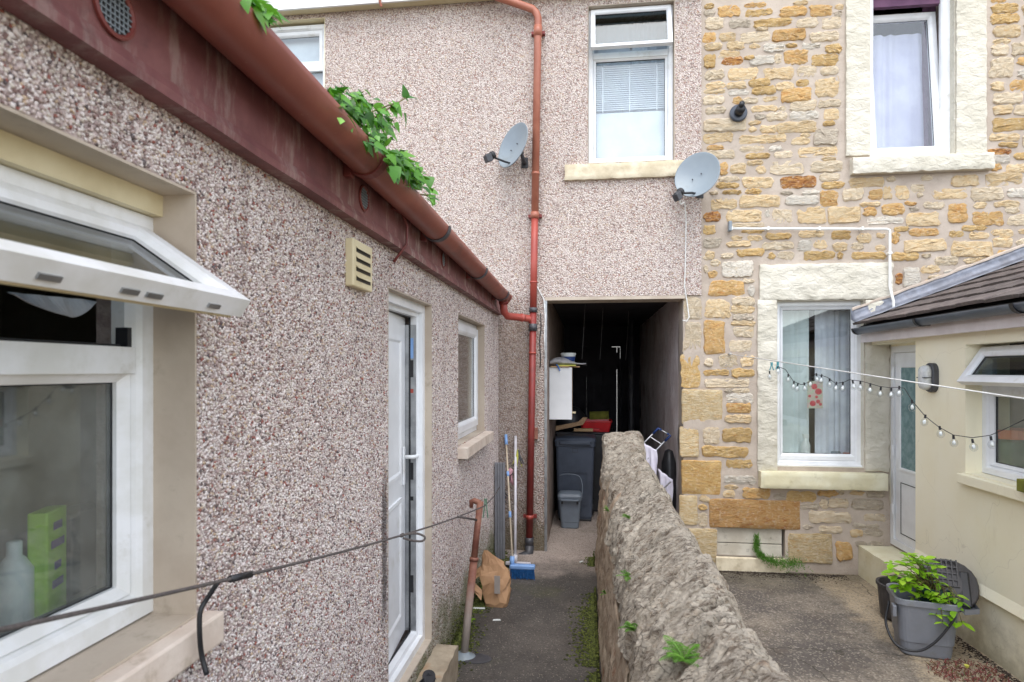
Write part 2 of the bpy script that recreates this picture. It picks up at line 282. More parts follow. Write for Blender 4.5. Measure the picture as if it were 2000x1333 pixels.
def leafmat(name, a, b, c2):
    k = NT(name); oi = k.n('ShaderNodeObjectInfo').outputs['Random']
    c = k.ramp(oi, [(0, a), (.55, b), (1, c2)]); k.col(c); k.rough(.4)
    try: k.b.inputs['Transmission Weight'].default_value = 0
    except Exception: pass
    tr = k.n('ShaderNodeBsdfTranslucent'); k.l(c, tr.inputs[0]); mx = k.n('ShaderNodeMixShader'); mx.inputs[0].default_value = .35
    k.l(k.b.outputs[0], mx.inputs[1]); k.l(tr.outputs[0], mx.inputs[2]); k.l(mx.outputs[0], k.out.inputs['Surface']); return k.m
M['ivy'] = leafmat('ivy leaf', C(48, 98, 20), C(74, 134, 28), C(110, 166, 52))
k = NT('small ivy leaves'); g = k.n('ShaderNodeNewGeometry'); k.col(k.ramp(g.outputs['Random Per Island'], [(0, C(44, 90, 20)), (.6, C(76, 134, 32)), (1, C(118, 168, 62))])); k.rough(.45); M['ivy_small'] = k.m
M['bright'] = leafmat('bright herb leaf', C(112, 164, 24), C(146, 196, 40), C(174, 214, 66))
M['fern'] = leafmat('fern leaf', C(84, 132, 44), C(112, 160, 62), C(130, 170, 80))
k = NT('moss'); g = k.n('ShaderNodeNewGeometry'); k.col(k.ramp(g.outputs['Random Per Island'], [(0, C(48, 50, 24)), (.5, C(74, 82, 32)), (1, C(112, 120, 52))])); k.rough(.95); M['moss'] = k.m
k = NT('red succulent'); g = k.n('ShaderNodeNewGeometry'); k.col(k.ramp(g.outputs['Random Per Island'], [(0, C(92, 52, 48)), (.5, C(140, 72, 70)), (1, C(96, 96, 52))])); k.rough(.7); M['succ'] = k.m
M['stem'] = plain('green brown stem', C(110, 104, 58), C(90, 80, 46), .7, 20, .2)
M['soil'] = plain('dark soil', C(64, 52, 42), C(46, 38, 32), .95, 30, .8, 60)
M['paper'] = plain('brown paper', C(178, 140, 104), C(162, 124, 90), .75, 4, .35, 18)
M['tape'] = plain('grey label', C(170, 160, 152), None, .5, 8, .1)
M['blue'] = plain('bright blue plastic', C(58, 112, 184), C(50, 98, 166), .4, 6, 0)
M['ltblue'] = plain('light blue plastic', C(134, 172, 222), C(122, 158, 208), .4, 6, 0)
M['bristle'] = plain('blue bristle', C(36, 92, 148), C(28, 76, 126), .6, 60, .2)
M['pole_white'] = plain('white pole', C(214, 210, 214), C(196, 192, 196), .4, 8, .05)
M['pole_cream'] = plain('cream pole', C(206, 190, 166), C(180, 164, 142), .5, 8, .05)
M['grey_strip'] = plain('grey ribbed plastic', C(142, 142, 146), C(128, 128, 132), .5, 5, .05)
M['pink'] = plain('pink plastic', C(204, 150, 158), None, .5, 8, .05)
M['yellow'] = plain('yellow tape', C(206, 204, 96), C(180, 178, 76), .6, 8, .05)
M['peg_green'] = plain('green peg plastic', C(104, 142, 116), C(88, 124, 100), .4, 8, 0)
M['peg_teal'] = plain('teal peg plastic', C(70, 150, 160), None, .4, 8, 0)
M['cab_white'] = plain('white melamine', C(222, 222, 222), C(210, 210, 210), .35, 2, 0)
M['chip'] = plain('chipboard edge', C(192, 158, 122), C(172, 138, 104), .8, 60, .2)
M['wood'] = plain('bare wood', C(188, 156, 114), C(164, 130, 92), .7, 9, .2)
M['red'] = plain('red plastic', C(200, 30, 36), C(176, 24, 30), .4, 6, 0)
M['olive'] = plain('olive cloth', C(122, 122, 44), C(100, 100, 36), .9, 12, .3)
M['bagfilm'] = plain('grey polythene', C(172, 170, 170), C(146, 144, 146), .3, 9, .4, 14)
M['cloth_white'] = plain('white cloth', C(228, 224, 236), C(210, 206, 222), .8, 5, .2, 30)
M['navy'] = plain('dark blue plastic', C(34, 62, 120), None, .45, 6, 0)
M['fabric_net'] = plain('net curtain', C(226, 228, 234), C(204, 206, 216), .9, 5, .05)
M['curtain_grey'] = plain('pale grey curtain', C(222, 230, 228), C(202, 212, 210), .9, 3, .05)
M['curtain_lilac'] = plain('lilac voile', C(214, 212, 232), C(196, 194, 220), .9, 3, .05)
M['curtain_purple'] = plain('purple curtain', C(112, 78, 104), C(92, 62, 88), .9, 6, .1)
M['blind'] = plain('white blind', C(226, 230, 236), C(214, 218, 226), .6, 4, 0)
M['room'] = plain('room wall', C(150, 146, 136), C(134, 130, 120), .9, 2, 0)
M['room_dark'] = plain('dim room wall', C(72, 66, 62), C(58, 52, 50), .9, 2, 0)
M['bottle'] = plain('white bottle', C(224, 228, 224), None, .4, 5, 0)
M['lime'] = plain('lime pack', C(168, 214, 44), C(150, 198, 36), .5, 5, 0)
M['purple'] = plain('purple print', C(92, 70, 132), None, .5, 5, 0)
M['terra'] = plain('terracotta', C(196, 108, 70), C(176, 92, 58), .8, 8, .1)
M['potgreen'] = plain('green glazed pot', C(96, 122, 96), C(80, 104, 82), .5, 8, .1)
M['pot_teal'] = plain('dark green pot', C(28, 62, 62), C(22, 50, 52), .45, 8, .05)
M['vent_cream'] = plain('cream vent plastic', C(220, 208, 172), C(206, 192, 154), .5, 5, .03)
M['step'] = plain('worn step stone', C(178, 164, 142), C(146, 132, 112), .9, 7, .5, 40, dirt=C(186, 128, 70), dscale=4)
M['sillstone'] = plain('rough sill stone', C(222, 210, 184), C(196, 182, 154), .9, 7, .9, 26, dirt=C(140, 124, 92), dscale=9)
M['dirty_sill'] = plain('dirty beige sill', C(220, 206, 192), C(204, 186, 170), .8, 5, .25, 40, dirt=C(140, 120, 88), dscale=9)
M['board'] = plain('flaking white board', C(206, 200, 186), C(184, 176, 160), .8, 4, .3, 30, dirt=C(64, 58, 52), dscale=14)
M['soffit'] = plain('white soffit paint', C(236, 236, 234), C(222, 222, 220), .5, 4, 0)
M['fascia_pink'] = plain('off white fascia', C(222, 214, 212), C(208, 198, 196), .6, 3, .05)
M['lens'] = plain('ribbed lamp lens', C(214, 216, 214), C(186, 188, 188), .15, 30, .3, 50)
M['flower_red'] = plain('red petals print', C(206, 70, 84), C(178, 40, 60), .8, 30, 0)
M['flower_green'] = plain('printed leaves', C(170, 186, 160), C(204, 170, 168), .8, 30, 0)
M['rubber'] = plain('rubber', C(52, 52, 56), C(42, 42, 46), .7, 9, .2)
M['roof_felt'] = plain('grey roof felt', C(92, 90, 88), C(78, 76, 74), .95, 8, .3)
M['rim_dark'] = plain('gutter dirt', C(52, 46, 40), C(40, 36, 32), .95, 12, .4)
M['rendersoft'] = plain('pale backing wall', C(206, 204, 198), C(190, 188, 182), .9, 2, .1)  # for the added wall behind the passage door

# ------------------------------------------------------------------ mesh helpers
COL = sc.collection
ORG = {}
def org(o): return ORG.get(o, Vector((0, 0, 0))) if o else Vector((0, 0, 0))
def tag(o, label, cat, group=None, kind=None):
    o['label'] = label; o['category'] = cat
    if group: o['group'] = group
    if kind: o['kind'] = kind
    return o
def empty(name, loc, label, cat, group=None, rz=0):
    o = bpy.data.objects.new(name, None); COL.objects.link(o); o.location = loc; o.rotation_euler.z = rz
    o.empty_display_size = .1; ORG[o] = Vector(loc); return tag(o, label, cat, group)
def link(name, me, mat, parent=None, smooth=False, bevel=0, local=False, seg=2):
    if mat and not me.materials: me.materials.append(mat)
    o = bpy.data.objects.new(name, me); COL.objects.link(o)
    if parent: o.parent = parent
    ORG[o] = Vector((0, 0, 0)) if local else org(parent)
    if smooth: me.polygons.foreach_set('use_smooth', [True] * len(me.polygons))
    if bevel:
        b = o.modifiers.new('bevel', 'BEVEL'); b.width = bevel; b.segments = seg; b.limit_method = 'ANGLE'; b.angle_limit = R(40)
    return o
class MB:
    def __init__(s): s.v = []; s.f = []
    def add(s, vs, fs):
        n = len(s.v); s.v += [tuple(p) for p in vs]; s.f += [tuple(i + n for i in q) for q in fs]; return s
    def box(s, x0, x1, y0, y1, z0, z1, T=None):
        p = [(x, y, z) for z in (z0, z1) for y in (y0, y1) for x in (x0, x1)]
        if T: p = [T(*q) for q in p]
        return s.add(p, [(0, 2, 3, 1), (4, 5, 7, 6), (0, 1, 5, 4), (2, 6, 7, 3), (0, 4, 6, 2), (1, 3, 7, 5)])
    def ring(s, T, u0, v0, u1, v1, prof):
        P = []
        for i, n in prof: P += [T(u0 + i, v0 + i, n), T(u1 - i, v0 + i, n), T(u1 - i, v1 - i, n), T(u0 + i, v1 - i, n)]
        m = len(prof); F = []
        for a in range(m):
            b = (a + 1) % m
            for c in range(4): d = (c + 1) % 4; F.append((a * 4 + c, a * 4 + d, b * 4 + d, b * 4 + c))
        return s.add(P, F)
    def tube(s, pts, r, n=8, cap=True):
        pts = [Vector(p) for p in pts]; rs = r if isinstance(r, (list, tuple)) else [r] * len(pts)
        V = []; F = []; up = Vector((0, 0, 1)); prev = None
        for i, p in enumerate(pts):
            t = (pts[min(i + 1, len(pts) - 1)] - pts[max(i - 1, 0)]).normalized()
            if prev is None:
                a = up if abs(t.z) < .9 else Vector((1, 0, 0)); e1 = t.cross(a).normalized()
            else: e1 = (prev - t * prev.dot(t)).normalized()
            e2 = t.cross(e1); prev = e1
            V += [p + (e1 * math.cos(2 * math.pi * k / n) + e2 * math.sin(2 * math.pi * k / n)) * rs[i] for k in range(n)]
        for i in range(len(pts) - 1):
            for k in range(n): q = (k + 1) % n; F.append((i * n + k, i * n + q, (i + 1) * n + q, (i + 1) * n + k))
        if cap: F += [tuple(reversed(range(n))), tuple(range((len(pts) - 1) * n, len(pts) * n))]
        return s.add(V, F)
    def lathe(s, prof, n=20, T=None, sx=1, sy=1):
        V = []; F = []
        for r, z in prof:
            for k in range(n):
                a = 2 * math.pi * k / n; p = (r * math.cos(a) * sx, r * math.sin(a) * sy, z); V.append(T(*p) if T else p)
        m = len(prof)
        for i in range(m - 1):
            for k in range(n): q = (k + 1) % n; F.append((i * n + k, i * n + q, (i + 1) * n + q, (i + 1) * n + k))
        if prof[0][0] > 1e-5: F.append(tuple(reversed(range(n))))
        if prof[-1][0] > 1e-5: F.append(tuple(range((m - 1) * n, m * n)))
        return s.add(V, F)
    def loft(s, rings, cap=True):
        n = len(rings[0]); V = [p for r_ in rings for p in r_]; F = []
        for i in range(len(rings) - 1):
            for k in range(n): q = (k + 1) % n; F.append((i * n + k, i * n + q, (i + 1) * n + q, (i + 1) * n + k))
        if cap: F += [tuple(reversed(range(n))), tuple(range((len(rings) - 1) * n, len(rings) * n))]
        return s.add(V, F)
    def mesh(s, name, off=Vector((0, 0, 0)), fix=True):
        me = bpy.data.meshes.new(name)
        me.from_pydata([(p[0] - off.x, p[1] - off.y, p[2] - off.z) for p in s.v], [], s.f)
        if fix:
            bm = bmesh.new(); bm.from_mesh(me); bmesh.ops.recalc_face_normals(bm, faces=bm.faces); bm.to_mesh(me); bm.free()
        me.update(); return me
    def build(s, name, mat, parent=None, smooth=False, bevel=0, local=False, fix=True, seg=2):
        off = Vector((0, 0, 0)) if local else org(parent)
        return link(name, s.mesh(name, off, fix), mat, parent, smooth, bevel, local, seg)
def box(name, mat, parent, x0, x1, y0, y1, z0, z1, bevel=0, T=None, local=False):
    return MB().box(x0, x1, y0, y1, z0, z1, T).build(name, mat, parent, False, bevel, local)
def wall_grid(T, u0, u1, v0, v1, holes, th, nf=0.0):
    us = sorted({u0, u1, *[h[i] for h in holes for i in (0, 1)]}); vs_ = sorted({v0, v1, *[h[i] for h in holes for i in (2, 3)]})
    us = [u for u in us if u0 <= u <= u1]; vs_ = [v for v in vs_ if v0 <= v <= v1]
    nu, nv = len(us) - 1, len(vs_) - 1
    def solid(i, j):
        if not (0 <= i < nu and 0 <= j < nv): return False
        cu, cv = (us[i] + us[i + 1]) / 2, (vs_[j] + vs_[j + 1]) / 2
        return not any(h[0] < cu < h[1] and h[2] < cv < h[3] for h in holes)
    mb = MB(); idx = {}
    def vid(i, j, b):
        if (i, j, b) not in idx: idx[(i, j, b)] = len(mb.v); mb.v.append(tuple(T(us[i], vs_[j], nf if b == 0 else nf - th)))
        return idx[(i, j, b)]
    for i in range(nu):
        for j in range(nv):
            if not solid(i, j): continue
            mb.f.append((vid(i, j, 0), vid(i + 1, j, 0), vid(i + 1, j + 1, 0), vid(i, j + 1, 0)))
            mb.f.append((vid(i, j, 1), vid(i, j + 1, 1), vid(i + 1, j + 1, 1), vid(i + 1, j, 1)))
            for di, dj, a, b in ((-1, 0, (i, j), (i, j + 1)), (1, 0, (i + 1, j), (i + 1, j + 1)), (0, -1, (i, j), (i + 1, j)), (0, 1, (i, j + 1), (i + 1, j + 1))):
                if not solid(i + di, j + dj): mb.f.append((vid(*a, 0), vid(*b, 0), vid(*b, 1), vid(*a, 1)))
    return mb
TB = lambda u, v, n: (u, D - n, v)          # back walls: u = x, n towards the camera
TLW = lambda u, v, n: (XL + n, u, v)        # outhouse wall: u = y, n = +x
TAW = lambda u, v, n: (XA - n, u, v)        # annex wall: u = y, n = -x
def tilt(T, vh, nh, a):
    c, s_ = math.cos(a), math.sin(a)
    return lambda u, v, n: T(u, vh + (v - vh) * c - (n - nh) * s_, nh + (v - vh) * s_ + (n - nh) * c)
def turn(T, uh, nh, a):
    c, s_ = math.cos(a), math.sin(a)
    return lambda u, v, n: T(uh + (u - uh) * c - (n - nh) * s_, v, nh + (u - uh) * s_ + (n - nh) * c)
def FR(w=.06, d=.06): return [(0, 0), (0, d), (w * .62, d), (w * .8, d * .86), (w, d * .55), (w, 0)]
def off(T, dn): return lambda u, v, n: T(u, v, n + dn)
def frame(name, T, u0, v0, u1, v1, mat, parent, w=.06, d=.06):
    return MB().ring(T, u0, v0, u1, v1, FR(w, d)).build(name, mat, parent)
def pane(T, u0, v0, u1, v1, parent, n=.025, mat=None, seal=True):
    if seal: MB().ring(off(T, n - .006), u0 - .004, v0 - .004, u1 + .004, v1 + .004, [(0, 0), (0, .014), (.009, .014), (.009, 0)]).build('seal', M['seal'], parent)
    return MB().box(u0, u1, v0, v1, n, n + .006, T).build('pane', mat or M['glass'], parent)
def reveal(T, u0, v0, u1, v1, depth, parent, mat='reveal', th=.006):
    return MB().ring(T, u0 + .001, v0 + .001, u1 - .001, v1 - .001, [(0, .002), (0, -depth), (th, -depth), (th, .002)]).build('reveal', M[mat], parent)
def nz(x, y, z, s): return mnoise.noise(Vector((x * s, y * s, z * s)))
def fbm(x, y, z, s, o=4):
    a = 0; w_ = 1
    for _ in range(o): a += mnoise.noise(Vector((x * s, y * s, z * s))) * w_; s *= 2.03; w_ *= .5
    return a
def rough_block(T, u0, u1, v0, v1, n0, n1, name, mat, parent, amp=.008, step=.03, seed=0, rnd=.012):
    """a hewn block: gridded box whose front, edges and faces are uneven"""
    nu = max(3, int((u1 - u0) / step)); nv = max(3, int((v1 - v0) / step)); mb = MB(); G = []
    for j in range(nv + 1):
        row = []
        for i in range(nu + 1):
            a, b = i / nu, j / nv; u = u0 + (u1 - u0) * a; v = v0 + (v1 - v0) * b
            eu, ev = min(a, 1 - a) * (u1 - u0), min(b, 1 - b) * (v1 - v0); e = min(eu, ev)
            q = fbm(u + seed * 3.1, v, seed, 9, 3); n = n1 + q * amp - max(0, 1 - e / max(rnd, 1e-4)) * rnd * .7
            if a in (0, 1): u += nz(v, seed, 3, 14) * amp
            if b in (0, 1): v += nz(u, seed, 9, 14) * amp
            mb.v.append(tuple(T(u, v, n))); row.append(len(mb.v) - 1)
        G.append(row)
    for j in range(nv):
        for i in range(nu): mb.f.append((G[j][i], G[j][i + 1], G[j + 1][i + 1], G[j + 1][i]))
    loop = [G[0][i] for i in range(nu)] + [G[j][nu] for j in range(nv)] + [G[nv][i] for i in range(nu, 0, -1)] + [G[j][0] for j in range(nv, 0, -1)]
    back = []
    bu = [(u0 + (u1 - u0) * i / nu, v0) for i in range(nu)] + [(u1, v0 + (v1 - v0) * j / nv) for j in range(nv)] + [(u0 + (u1 - u0) * i / nu, v1) for i in range(nu, 0, -1)] + [(u0, v0 + (v1 - v0) * j / nv) for j in range(nv, 0, -1)]
    for u, v in bu: mb.v.append(tuple(T(u, v, n0))); back.append(len(mb.v) - 1)
    L = len(loop)
    for i in range(L): j = (i + 1) % L; mb.f.append((loop[i], loop[j], back[j], back[i]))
    mb.f.append(tuple(back))
    o = mb.build(name, mat, parent, smooth=True); o.data.set_sharp_from_angle(angle=R(42)); return o
def copy_tree(o, parent=None):
    c = o.copy(); COL.objects.link(c); c.parent = parent
    for ch in list(o.children): copy_tree(ch, c)
    return c
def cr(pts, n=5):
    P = [Vector(p) for p in pts]; P = [P[0] * 2 - P[1]] + P + [P[-1] * 2 - P[-2]]; o = []
    for i in range(1, len(P) - 2):
        for k_ in range(n):
            t = k_ / n; a, b, c, d = P[i - 1:i + 3]; o.append(.5 * (2 * b + (c - a) * t + (2 * a - 5 * b + 4 * c - d) * t * t + (3 * b - a - 3 * c + d) * t ** 3))
    return o + [P[-2]]
def struct(o, label, cat):
    o['kind'] = 'structure'; o['label'] = label; o['category'] = cat; return o

# ------------------------------------------------------------------ ground
struct(box('ground', M['yard'], None, -80, 80, -60, 120, -.6, -.22), 'rough ground under and around the houses', 'ground')
struct(box('path', M['path'], None, XL - .3, .3, -3, 11.7, -.22, 0), 'narrow worn tarmac path leading into the passage', 'path')
struct(box('yard', M['yard'], None, .35, 3.6, -3, D + .05, -.22, YZ), 'mottled concrete yard right of the dividing wall', 'yard')
struct(box('passage_floor', M['path'], None, .3, 1.2, D + .05, 11.7, -.22, -.004), 'concrete floor of the covered passage', 'floor')

def prect(x0, y0, x1, y1, Y):
    cx, cy = (x0 + x1) / 2, (y0 + y1) / 2
    return at_y(x0, cy, Y).x, at_y(x1, cy, Y).x, at_y(cx, y1, Y).z, at_y(cx, y0, Y).z     # u0,u1,v0,v1
def room(parent, x0, x1, y0, y1, z0, z1, mat):
    """a room shell behind a window: five walls of real thickness, open on the window side (y0)"""
    t = .05; mb = MB()
    mb.box(x0 - t, x0, y0, y1, z0, z1); mb.box(x1, x1 + t, y0, y1, z0, z1); mb.box(x0 - t, x1 + t, y1 + .002, y1 + t, z0, z1)
    mb.box(x0 - t, x1 + t, y0, y1 + t, z0 - t, z0 - .002); mb.box(x0 - t, x1 + t, y0, y1 + t, z1 + .002, z1 + t)
    return mb.build('room', mat, parent)
def curtain(name, mat, parent, x0, x1, y, z0, z1, amp=.02, waves=9, seed=0, T=None, flare=0):
    n = int(waves * 8); mb = MB(); rows = 6
    for b in (0, 1):
        for j in range(rows + 1):
            v = z0 + (z1 - z0) * j / rows
            for i in range(n + 1):
                a = i / n; x = x0 + (x1 - x0) * a + flare * (1 - j / rows) * (a - .5)
                yy = y + math.sin(a * waves * 6.283 + .8 * math.sin(a * 17 + seed)) * amp * (.6 + .4 * math.sin(seed + a * 9)) + b * .004
                mb.v.append((x, yy, v))
    m = (n + 1) * (rows + 1)
    for b in (0, 1):
        for j in range(rows):
            for i in range(n):
                q = b * m + j * (n + 1) + i; f = (q, q + 1, q + n + 2, q + n + 1); mb.f.append(f if b == 0 else f[::-1])
    for j in range(rows):
        for i in (0, n): q = j * (n + 1) + i; mb.f.append((q, q + n + 1, m + q + n + 1, m + q))
    return mb.build(name, mat, parent, smooth=True, fix=False)

# ------------------------------------------------------------------ pebbledashed house across the end
XS = at_y(1370, 300, D).x
H = empty('pebbledash_house', (0, D, 0), 'pebbledashed house across the end of the path, its passage opening to the yard', 'house')
w1 = prect(1148, 6, 1318, 317, D); w2 = prect(430, 42, 635, 330, D)
holes = [(PX0, PX1, -.3, PZ), (PX1, XS + .1, -.3, PZ), w1, w2]
wall_grid(TB, -7, XS, -.25, 5.9, holes, .32).build('wall', M['dash'], H)
# dressed lintel edge over the passage and metal corner bead of its left jamb
box('lintel_edge', M['reveal'], H, PX0 + .002, PX1 + .03, D - .004, D + .3, PZ - .035, PZ - .002)
MB().box(PX0 - .004, PX0 + .022, D - .012, D + .02, 0, PZ - .037).build('corner_bead', M['metal'], H)
# first floor window above the passage
def top_hung(parent, T, u0, v0, u1, v1, vt, ang, mat, fw=.055, hang=.0, inner=True, sashw=.06, glassmat=None, drop=0, proj=.04):
    """frame with a transom; the light above it is a top-hung sash standing open"""
    F = frame('window', T, u0, v0, u1, v1, mat, parent, fw, .06)
    MB().box(u0 + fw * .9, u1 - fw * .9, vt - .03, vt + .03, .0, .056, T).build('transom', mat, F)
    MB().ring(T, u0 + fw, v0 + fw, u1 - fw, vt - .03, [(-.002, .004), (-.002, .046), (.02, .03), (.02, .004)]).build('bead', mat, F)
    pane(T, u0 + fw + .018, v0 + fw + .018, u1 - fw - .018, vt - .048, F, .012, glassmat)
    a0, a1, b0, b1 = u0 + .022, u1 - .022, vt - .02, v1 - .02
    TS = tilt(lambda u, v, n: T(u, v - drop, n + proj), b1, .0, -ang)
    Sx = MB().ring(TS, a0, b0, a1, b1, [(0, 0), (0, .045), (sashw * .6, .045), (sashw * .8, .04), (sashw, .028), (sashw, 0)]).build('sash', mat, F)
    pane(TS, a0 + sashw - .004, b0 + sashw - .004, a1 - sashw + .004, b1 - sashw + .004, Sx, .012, M['glass_reflect_tint'])
    MB().ring(off(TS, -.012), a0 + .014, b0 + .014, a1 - .014, b1 - .014, [(0, 0), (0, .011), (.022, .011), (.022, 0)]).build('gasket_channel', M['vent_cream'], Sx)
    return F, Sx, TS, (a0, a1, b0, b1)
TW = off(TB, -.13)
vt = at_y(1233, 99, D).z
F1, S1, TS1, sb = top_hung(H, TW, w1[0] + .01, w1[2] + .01, w1[1] - .01, w1[3] - .01, vt, R(17), M['upvc'], sashw=.046)
reveal(TB, w1[0], w1[2], w1[1], w1[3], .16, H)
MB().box((sb[0] + sb[1]) / 2 - .2, (sb[0] + sb[1]) / 2 + .2, sb[3] - .0, sb[3] + .016, .03, .05, off(TW, .02)).build('trickle_vent', M['upvc'], F1)
MB().box((sb[0] + sb[1]) / 2 - .012, (sb[0] + sb[1]) / 2 + .012, sb[2] + .004, sb[2] + .03, -.035, -.014, TS1).build('handle', M['metal'], S1)
mb = MB(); zt = vt - .06; zm = at_y(1233, 203, D).z
for i in range(22):
    z = zt - i * (zt - zm) / 22; mb.box(w1[0] + .06, w1[1] - .06, D + .19, D + .212, z - .0015, z + .0015 + .008)
for x in (.18, .5, .82):
    xx = w1[0] + (w1[1] - w1[0]) * x; mb.box(xx - .006, xx + .006, D + .186, D + .189, zm, zt)
mb.build('blind', M['blind'], F1)
curtain('net_curtain', M['fabric_net'], F1, w1[0] - .05, w1[1] + .05, D + .27, w1[2] - .1, zt + .5, .012, 11, 2)
MB().box(w1[0] + .03, w1[1] - .03, D + .185, D + .21, w1[2] + .02, zm - .01).build('privacy_screen', M['blind'], F1)
room(H, w1[0] - .5, w1[1] + .12, D + .33, D + 3.2, 3.1, 5.8, M['room'])
a = prect(1103, 320, 1345, 350, D)
rough_block(TB, a[0], a[1], a[2], a[3], -.1, .05, 'sill', M['sillstone'], H, .006, .022, 3)
# first floor window at the far left
reveal(TB, w2[0], w2[2], w2[1], w2[3], .16, H, 'vent_cream')
F2 = frame('window', TW, w2[0] + .01, w2[2] + .01, w2[1] - .01, w2[3] - .03, M['upvc'], H)
vt2 = at_y(580, 128, D).z
MB().box(w2[0] + .06, w2[1] - .06, vt2 - .035, vt2 + .035, 0, .055, TW).build('transom', M['upvc'], F2)
MB().ring(TW, w2[0] + .065, vt2 + .035, w2[1] - .065, w2[3] - .09, FR(.05, .05)).build('sash', M['upvc'], F2)
pane(TW, w2[0] + .11, vt2 + .08, w2[1] - .11, w2[3] - .135, F2, .015); pane(TW, w2[0] + .065, w2[2] + .06, w2[1] - .065, vt2 - .03, F2, .012)
u_ = w2[1] - .3; MB().box(u_ - .28, u_ + .1, w2[3] - .07, w2[3] - .045, .05, .07, TW).build('trickle_vent', M['upvc'], F2)
MB().box(w2[0] + .02, w2[1] - .02, D + .2, D + .215, w2[2], w2[3] - .05).build('roller_blind', M['blind'], F2)
room(H, w2[0] - .4, w2[1] + .4, D + .33, D + 3, 3.0, 5.85, M['room'])
# eaves
ze = at_y(720, 9, D - .12).z
Ev = MB().box(-7, XS - .02, D - .14, D - .115, ze, ze + .2).build('fascia', M['soffit'], H)
MB().box(-7, XS - .02, D - .114, D - .003, ze + .015, ze + .03).build('soffit', M['vent_cream'], H)
MB().add([(-7.1, D - .2, ze + .2), (XS, D - .2, ze + .2), (XS, D + 4, ze + 2.6), (-7.1, D + 4, ze + 2.6), (-7.1, D - .2, ze + .23), (XS, D - .2, ze + .23), (XS, D + 4, ze + 2.66), (-7.1, D + 4, ze + 2.66)],
         [(0, 1, 2, 3), (4, 7, 6, 5), (0, 4, 5, 1), (1, 5, 6, 2), (2, 6, 7, 3), (3, 7, 4, 0)]).build('roof', M['tile'], H)
p = at_y(743, 8, D - .16); MB().tube([p + Vector((0, 0, .2)), p + Vector((0, -.02, .02)), p + Vector((.01, 0, -.03))], .014, 8).build('gutter_hook', M['pipe_brown'], H)
# downpipe with swan neck from the eaves, branch from the outhouse gutter
yp = D - .075
P0, P1 = at_y(970, -6, D - .2), at_y(1040, 18, yp)
pipe_xy = lambda py: at_y(1051 - (py - 40) * 17 / 1010, py, yp)
top = pipe_xy(36)
dp = MB().tube([P0 + Vector((-.25, -.05, .1)), P0, P1, P1.lerp(top, .6) + Vector((.006, 0, .012)), top, pipe_xy(420)], .038, 14).build('downpipe', M['pipe_brown'], H, smooth=True)
MB().tube([pipe_xy(421), pipe_xy(610)], .036, 14).build('downpipe', M['pipe_red'], H, smooth=True)
MB().tube([pipe_xy(611), pipe_xy(1062)], .0355, 14).build('downpipe', M['pipe_dark'], H, smooth=True)
for py, r_, ln in ((62, .05, 20), (340, .048, 5), (421, .05, 12), (552, .046, 3), (606, .049, 9), (640, .049, 14), (690, .045, 4), (1010, .047, 8), (1058, .05, 16)):
    MB().tube([pipe_xy(py - ln / 2), pipe_xy(py + ln / 2)], r_ * .88, 14).build('pipe_collar', M['dkgrey'] if py in (606, 640, 1058) else (M['pipe_brown'] if py < 430 else M['pipe_red']), H, smooth=True)
for py in (62, 421, 1010):
    c_ = pipe_xy(py); MB().box(c_.x - .07, c_.x + .07, c_.y + .02, D - .002, c_.z - .015, c_.z + .015).build('pipe_bracket', M['pipe_dark'], H)
# shoe of the downpipe and rusty fixings by the passage
e_ = pipe_xy(1066); MB().tube([e_, e_ + Vector((0, -.02, -.08)), e_ + Vector((-.1, -.06, -.12)), e_ + Vector((-.2, -.07, -.13))], .05, 12).build('pipe_shoe', M['dkgrey'], H, smooth=True)
a = prect(1043, 835, 1051, 858, D); MB().box(a[0], a[1], D - .05, D - .002, a[2], a[3]).build('rusty_bracket', M['rust'], H, bevel=.006)
# thin cables fixed beside the passage jamb
def cable(name, mat, parent, pts, r, n=6):
    return MB().tube(pts, r, n).build(name, mat, parent, smooth=True)
cable('cable', M['rope_white'], H, [at_y(x, y, D - .012) for x, y in ((1049, 560), (1055, 572), (1062, 585), (1065, 620), (1063, 660), (1064, 700))], .006)
cable('cable', M['black'], H, [at_y(x, y, D - .01) for x, y in ((1056, 612), (1057, 640), (1054, 668), (1056, 700), (1055, 720))], .005)

# ------------------------------------------------------------------ covered passage through the house
box('passage_wall', M['passage_board'], H, PX0 - .12, PX0 + .012, D + .33, 11.5, -.2, PZ + .1)
mb = MB(); ny, nzz = 70, 30
for i in range(ny + 1):
    for j in range(nzz + 1):
        y = D + .33 + (11.5 - D - .33) * (i / ny) ** 1.4; z = -.25 + 2.98 * j / nzz
        mb.v.append((PX1 + fbm(0, y, z, 2.2, 4) * .022, y, z))
for i in range(ny):
    for j in range(nzz): q = i * (nzz + 1) + j; mb.f.append((q, q + 1, q + nzz + 2, q + nzz + 1))
n0 = len(mb.v); mb.v += [(PX1 + .14, D + .33, -.25), (PX1 + .14, D + .33, 2.73), (PX1 + .14, 11.5, 2.73), (PX1 + .14, 11.5, -.25)]; mb.f.append((n0, n0 + 1, n0 + 2, n0 + 3))
mb.build('passage_wall', M['plaster'], H, smooth=True, fix=False)
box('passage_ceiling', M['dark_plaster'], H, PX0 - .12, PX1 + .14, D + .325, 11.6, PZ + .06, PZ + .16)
YF = 11.5; S_ = lambda px: at_y(px, 724, YF).x
sl = S_(1205)
TF = lambda u, v, n: (u, YF - n, v)
wall_grid(TF, PX0 - .1, PX1 + .14, -.2, PZ + .1, [(S_(1116), S_(1212), 0, at_y(1200, 677, YF).z)], .12).build('passage_end_wall', M['dark_plaster'], H)
